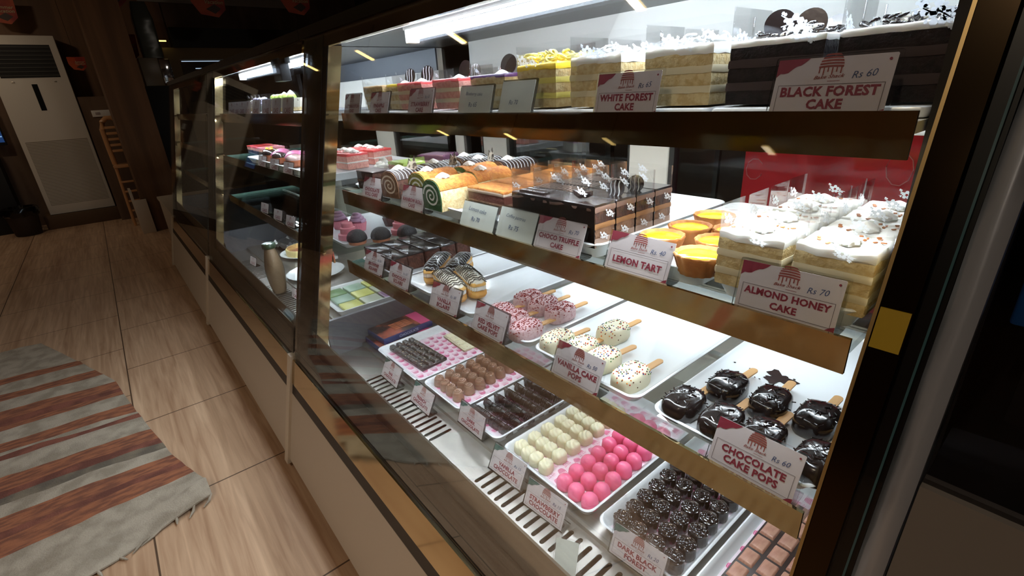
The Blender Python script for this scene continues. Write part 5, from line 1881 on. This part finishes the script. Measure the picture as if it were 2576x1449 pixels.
# wrinkled film strip on the near corner
g = G()
n = 46
ra = []
for k in range(n + 1):
    z = .02 + 1.43 * k / n
    y = S(z)
    ra.append([(-.047 + .0010 * noise.noise(Vector((0, z * 14, 0))), y + .002, z), (-.040 + .001 * noise.noise(Vector((3, z * 18, 1))), y - .004 + .0022 * noise.noise(Vector((1, z * 26, 0))), z),
               (-.0345, y - .0042 + .0024 * noise.noise(Vector((5, z * 22, 0))), z), (-.0285 + .0008 * noise.noise(Vector((2, z * 16, 0))), y - .001, z), (-.0285, y + .012, z), (-.047, y + .012, z)])
g.loft(ra)
g.obj('film_wrapped_edge', mat('wrapped_steel', (.34, .37, .40), .28, .5, col2=(.62, .65, .70), nsc=9, lo=.45, hi=.62, bump=.25, bsc=14, stretch=(3, 1, .5)), sm=50, **W)
G().prism([(S(.02) - .002, .02), (S(1.45) - .002, 1.45), (S(1.45) + .01, 1.45), (S(.02) + .01, .02)], -.052, -.0505).obj('teal_edge', mat('teal_glass_edge', (.20, .33, .36), .2), sm=0, **W)
G().prism([(S(.02) + .003, .02), (S(1.45) + .003, 1.45), (S(1.45) + .02, 1.45), (S(.02) + .02, .02)], -.0605, -.0475).obj('gap_filler', BLACK, sm=0, **W)
t = thing('blue_box', 'blue box with a beige label behind the dark glass at the right edge', 'box', (.057, .572, .935))
G().rbox(-.075, .075, -.05, .05, 0, .16, .004, .002).obj('carton', mat('blue_carton', (.08, .38, .68), .4), t)
G().box(-.03, .07, -.051, -.0502, .015, .12).obj('label', mat('beige_label', (.62, .55, .47), .5), t, sm=0)
sh = thing('inner_ledge', 'dark ledge carrying the blue box inside the right counter unit', 'ledge', (.2, .7, .84))
G().box(-.2, .6, -.16, .25, .0, .095).obj('step', BLACKM, sh, sm=0)

# ------------------------------------------------------------------ far end of the room
t = thing('air_conditioner', 'tall white floor standing air conditioner by the left wall', 'air conditioner', (-7.30, -.325, .0))
G().rbox(-.19, .20, -.33, .35, 0, .14, .004, .003).obj('plinth', mat('wood_plinth', (.34, .25, .16), .7), t)
G().rbox(-.15, .125, -.275, .295, .14, 1.885, .012, .006).obj('cabinet', ACW, t)
f = G().rbox(.124, .14, -.272, .292, .145, 1.88, .004, .003).obj('front_panel', ACW, t)
gr = G().box(.1385, .1402, -.215, .235, 1.50, 1.80).obj('outlet_grille', BLACKM, t, sm=0)
for k in range(8):
    o = G().box(.1398, .146, -.213, .233, -.0045, .0045).obj('louvre', mat('louvre_grey', (.24, .24, .22), .5), t, sm=0)
    o.location = (0, 0, 1.52 + .037 * k)
g2 = G().box(.1385, .1403, -.235, .265, .24, .895).obj('intake_grille', mat('grille_grey', (.62, .59, .54), .6), t, sm=0)
g = G()
for k in range(44):
    g.box(.1398, .1425, -.233, .263, .247 + .0147 * k, .2525 + .0147 * k)
g.obj('intake_slats', ACW, g2, sm=0)
G().box(.139, .1415, -.012, .032, 1.19, 1.44).obj('display_strip', BLACK, t, sm=0)
for y in (-.14, .18):
    G().rbox(.139, .1425, y - .012, y + .012, 1.455, 1.468, .003, .001).obj('badge', STEEL, t)
struct(G().box(-7.5, -7.48, -.62, 1.0, 0, 2.72).obj('trim_1', PILLAR, sm=0))
struct(G().box(-6.55, -6.0, .19, .50, 0, 2.72).obj('pillar', PILLAR, sm=0))
t = thing('wall_socket_panel', 'white socket panel on the brown wall above the slatted chair', 'socket', (-6.98, .05, 1.10))
G().rbox(-.01, .006, 0, .20, 0, .065, .003, .002).obj('plate', WHITE, t)
G().rbox(.005, .009, .03, .07, .02, .045, .003, .001).obj('socket', PAPER, t)
struct(G().box(-7.0, -6.988, -.02, .30, 0, 1.3).obj('wall_panel', WALLB, sm=0))
t = thing('slatted_chair', 'glossy tan wooden chair with a rounded slatted back beside the air conditioner', 'chair', (-6.72, .165, 0), .0)
TAN = mat('tan_wood', (.80, .60, .42), .2, coat=.5)
T = Matrix.Rotation(math.radians(0), 4, 'Y')
out = [(0, -.075, .62), (0, -.08, .80), (0, -.08, .98), (0, -.06, 1.05), (0, -.02, 1.085), (0, .03, 1.085), (0, .065, 1.05), (0, .08, .98), (0, .08, .80), (0, .075, .62)]
G().tube(out, .024, 10).obj('back_frame', TAN, t)
for k in range(5):
    o = G().rbox(-.012, .012, -.07, .07, -.013, .013, .005, .004).obj('back_slat', TAN, t)
    o.location = (0, 0, .76 + .058 * k)
G().rbox(-.02, .22, -.10, .10, .60, .63, .012, .006).obj('seat', TAN, t)
for sx in (0, .20):
    for sy in (-.08, .08):
        G().tube([(sx, sy, .60), (sx + (.02 if sx else -.02), sy * 1.1, 0)], .014, 8).obj('leg', TAN, t)
for k in range(4):
    o = G().rbox(-.006, .006, -.085, .085, -.010, .010, .003, .002).obj('rung', TAN, t)
    o.location = (.215, 0, .16 + .1 * k)
t = thing('low_partition', 'low white partition at the foot of the brown pillar', 'partition', (-5.97, .165, 0))
G().rbox(-.02, .02, -.055, .055, .0, .33, .003, .002).obj('panel', LAMW, t)
G().rbox(-.3, -.02, -.055, -.035, .0, .42, .003, .002).obj('return_panel', LAMW, t)
t = thing('low_counter', 'white low counter between the pillar and the far case', 'counter', (-5.05, .55, 0))
G().rbox(-.55, .60, -.25, .35, .0, .36, .004, .003).obj('body', LAMW, t)
G().rbox(-.56, .61, -.26, .36, .36, .385, .004, .003).obj('top', LAMW, t)
t = thing('waste_bin', 'dark waste bin with a shiny black bag left of the air conditioner', 'bin', (-7.02, -.80, 0))
G().lathe([(.10, 0), (.105, .005), (.13, .22), (.132, .235)], 28).obj('bin_body', mat('bin_brown', (.17, .12, .09), .6), t)
G().lathe([(.132, .20), (.145, .22), (.150, .25), (.14, .285), (.12, .29), (.10, .24)], 34, fn=lambda a, r, z: r * (1 + .05 * math.sin(9 * a + z * 60))).jit(.006, 22).obj('black_bag', mat('bag_black', (.03, .03, .035), .15), t, sm=30)
t = thing('blue_screen', 'glowing bluish screen at the left edge beside the air conditioner', 'screen', (-7.35, -.98, .88))
G().rbox(-.02, .02, .14, .27, 0, .36, .004, .003).obj('bezel', BLACKM, t)
G().box(.0205, .022, .15, .26, .03, .33).obj('display', mat('screen_glow', (.22, .42, .75), .3, emit=.16), t, sm=0)
for k in range(3):
    o = G().box(.0222, .0228, .155, .255, 0, .012).obj('bright_line', mat('screen_line', (.6, .8, 1.0), .3, emit=.5), t, sm=0)
    o.location = (0, 0, .08 + .07 * k)
t = thing('screen_stand', 'dark cabinet under the glowing screen', 'cabinet', (-7.35, -.98, 0))
G().rbox(-.11, .11, -.3, .16, 0, .8795, .006, .004).obj('body', BLACKM, t)
# black fascia and beige wall with a glass hatch over the far cases
struct(G().box(-7.0, -6.9, .95, 3.3, 1.76, 1.96).obj('trim_2', BLACKM, sm=0))
bw_ = G()
struct(G().box(-7.0, -6.92, .84, .97, .0, 1.76).obj('wall_hatch', BEIGE, sm=0))
struct(G().box(-7.0, -6.92, .97, 3.3, 1.64, 1.76).obj('wall_hatch_top', BEIGE, sm=0))
struct(G().box(-7.0, -6.92, .97, 3.3, .0, 1.20).obj('wall_hatch_bottom', BEIGE, sm=0))
t = thing('glass_hatch', 'glass hatch with bright edges over the far case', 'hatch', (-6.96, .97, 1.20))
G().box(-.003, .003, 0, 2.2, 0, .44).obj('pane', GLASS, t, sm=0)
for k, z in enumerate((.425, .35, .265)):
    o = G().box(.004, .009, .0, .80 - .1 * k, -.004, .004).obj('glowing_edge', mat('edge_glow', (.75, .85, .95), .3, emit=.7), t, sm=0)  # bars glow by emission, standing in for light caught on the glass
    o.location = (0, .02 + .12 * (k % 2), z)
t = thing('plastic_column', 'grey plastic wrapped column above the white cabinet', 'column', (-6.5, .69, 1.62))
g = G()
rings = []
for k in range(15):
    z = .50 * k / 14
    rings.append([(x * (1 - .3 * max(0, (k - 10) / 4)) + .006 * noise.noise(Vector((i, k * .8, 0))), y * (1 - .3 * max(0, (k - 10) / 4)) + .006 * noise.noise(Vector((i, k * .8, 4))), z) for i, (x, y) in enumerate(rr(.075, .085, .02, 3))])
g.loft(rings).obj('wrapped_sleeve', mat('grey_plastic', (.33, .36, .34), .25), t, sm=40)
t = thing('white_cabinet', 'pale cabinet with a chrome machine above the brown pillar', 'cabinet', (-6.5, .65, 1.36))
G().rbox(-.1, .1, -.10, .06, 0, .26, .004, .003).obj('cabinet_body', mat('pale_cabinet', (.55, .50, .42), .35), t)
G().rbox(-.08, .08, .061, .16, .02, .25, .01, .006).obj('machine', mat('chrome', (.8, .8, .82), .08, 1.0), t)
t = thing('cabinet_stand', 'black stand under the pale cabinet', 'stand', (-6.5, .65, 0))
G().rbox(-.1, .12, -.12, .20, 0, 1.3595, .006, .004).obj('body', BLACKM, t)
# hanging printed danglers
def dangler(lab, loc, rz=0, s=1.0, first=[None]):
    t = thing('hanging_poster', lab, 'poster', loc, rz, 'hanging red posters')
    M = Matrix.Rotation(PI / 2, 4, 'Z') @ Matrix.Rotation(PI / 2, 4, 'X') @ Matrix.Diagonal((s, s, s, 1))
    g = G().plate([(-.20, .02), (-.12, -.12), (.08, -.15), (.18, -.06), (.20, .20), (-.20, .20)], -.003, .003, 0, M)
    c = g.obj('card', mat('poster_red', (.55, .10, .08), .5, col2=(.72, .30, .14), nsc=5), t, sm=0)
    G().plate([(-.19, .10), (-.02, .08), (-.02, .19), (-.19, .19)], .0032, .0045, 0, M).obj('orange_panel', mat('poster_orange', (.72, .26, .06), .5), c, sm=0)
    G().plate([(-.05, -.06), (.05, -.11), (.13, -.05), (.06, .0)], .0032, .0045, 0, M).obj('dark_picture', mat('poster_dark', (.25, .17, .13), .5), c, sm=0)
    q = G().flat(fit('Summer\nVacation', .22, .10, shear=.3, bold=.015, ls=.8), 0, 0, M @ Matrix.Translation((.06, .05, .005)))
    q.obj('lettering', mat('poster_cream', (.72, .66, .50), .5), c, sm=0)
    G().tube([(0, 0, .20 * s), (0, 0, .20 * s + max(.02, 2.72 - loc[2] - .20 * s))], .0015, 4).obj('string', DARK, t)
    return t


PSTR = (((-6.2, .45, 2.13), .75, 'above the brown pillar, with bright lettering'), ((-6.0, 1.22, 2.06), .75, 'over the black fascia, left one'), ((-5.6, 1.92, 2.05), .72, 'over the black fascia, right one, near the case top'),
        ((-7.2, -.36, 2.08), .65, 'above the air conditioner'), ((-6.95, .08, 1.60), .36, 'low beside the air conditioner'), ((-6.8, .47, 1.72), .75, 'between the pillar and the plastic column'))
d0 = None
for p, s, nm in PSTR:
    dangler('red and orange printed poster hanging %s' % nm, p, 0, s)
struct(G().box(-7.49, -7.46, .80, 2.60, 2.28, 2.55).obj('trim_3', mat('pale_trim', (.60, .58, .56), .6), sm=0))
# small warm lamp on the black fascia
t = thing('wall_lamp', 'thin warm light bar on the black fascia', 'lamp', (-6.88, .84, 1.82))
G().rbox(0, .02, -.05, .05, -.006, .006, .002, .001).obj('diffuser', mat('bar_lamp', (1, .85, .5), .4, emit=2.0), t)

# ------------------------------------------------------------------ rug
t = thing('rug', 'cream striped rug with rust bands and a tasselled end on the floor', 'rug', (-1.52, -.03, 0))
RUG = [mat('rug_cream', (.70, .66, .60), .95, col2=(.60, .56, .50), nsc=14, bump=.6, bsc=220), mat('rug_rust', (.66, .42, .30), .95, col2=(.50, .32, .25), nsc=18, bump=.6, bsc=220, stretch=(4, 1, 1)),
       mat('rug_grey', (.40, .37, .33), .95, col2=(.50, .46, .40), nsc=14, bump=.6, bsc=220), mat('rug_dark', (.42, .25, .21), .95, col2=(.54, .33, .27), nsc=14, bump=.6, bsc=220)]
BANDS = ((.0, .17, 0), (.17, .225, 1), (.225, .25, 3), (.25, .32, 1), (.32, .385, 0), (.385, .43, 2), (.43, .47, 3), (.47, .555, 1), (.555, .68, 0), (.68, .72, 3), (.72, .745, 0), (.745, .82, 1),
         (.82, .93, 0), (.93, .97, 1), (.97, 1.02, 3), (1.02, 1.10, 1), (1.10, 1.22, 0), (1.22, 1.30, 1), (1.30, 1.42, 0), (1.42, 1.49, 1), (1.49, 1.9, 0))
EDGE = ((0, 0), (.07, -.005), (.14, -.02), (.34, -.075), (.70, -.144), (1.12, -.21), (1.50, -.35), (1.9, -.50))


def yr(s):
    for (a, p), (b, q) in zip(EDGE, EDGE[1:]):
        if a <= s <= b:
            return p + (q - p) * (s - a) / (b - a)
    return -.5


ss = sorted(set([round(b[0], 4) for b in BANDS] + [1.9] + [round(.05 * k, 3) for k in range(39)]))
NT = 34
def rp(s, tt):
    d = 1.25 * tt
    sk = (.30 * max(0, 1 - s / .22) - .10 * min(1, s / .4)) * min(d, .6)
    wob = .006 * noise.noise(Vector((s * 5, d * 6, 0)))
    s0 = s
    s = s + (.012 * noise.noise(Vector((d * 7, s * 30, 9))) + .006 * noise.noise(Vector((d * 19, s * 30, 5)))) * min(1, s / .1)
    z = .006 + .010 * max(0, noise.noise(Vector((s * 4.0, d * 2.5, 2)))) + (.034 * math.exp(-((s - .055) / .045) ** 2 - (d / .07) ** 2)) + .012 * math.exp(-((s - .03) / .03) ** 2) * (1 + math.sin(d * 23))
    return (-s + sk + wob, yr(s0) - d + wob, z)


g = G()
vs = [rp(s, j / NT) for s in ss for j in range(NT + 1)]
nb = len(vs)
fs, ms = [], []
for i in range(len(ss) - 1):
    mid = (ss[i] + ss[i + 1]) / 2
    m_ = next(b[2] for b in BANDS if b[0] <= mid < b[1])
    for j in range(NT):
        a = i * (NT + 1) + j
        fs.append((a, a + 1, a + NT + 2, a + NT + 1))
        ms.append(m_)
g.add(vs + [(x, y, max(.0008, z - .005)) for x, y, z in vs], fs + [tuple(v + nb for v in reversed(f)) for f in fs])
g.m = ms + ms
# closed rim
rim = [j for j in range(NT + 1)] + [i * (NT + 1) + NT for i in range(1, len(ss))] + [(len(ss) - 1) * (NT + 1) + j for j in reversed(range(NT))] + [i * (NT + 1) for i in reversed(range(1, len(ss) - 1))]
for a, b in zip(rim, rim[1:] + rim[:1]):
    g.f.append((a, b, b + nb, a + nb))
    g.m.append(0)
ro_ = g.obj('woven_cloth', RUG, t, sm=60)
rnd = random.Random(3)
for k in range(26):
    tt = .004 + k / 26.0 * .98
    p = Vector(rp(0, tt))
    a = rnd.uniform(-.9, .9)
    l = rnd.uniform(.02, .045)
    d = Vector((math.cos(a), math.sin(a) - .3, 0)) * l
    pts = [p - d * .15 + Vector((0, 0, -.002)), p + d * .3, p + d * .65, p + d]
    for i in (1, 2, 3):
        pts[i].z = .0055
    G().tube(pts, [.0032, .0042, .0030, .0012], 6).obj('tassel', RUG[0], t, sm=60)
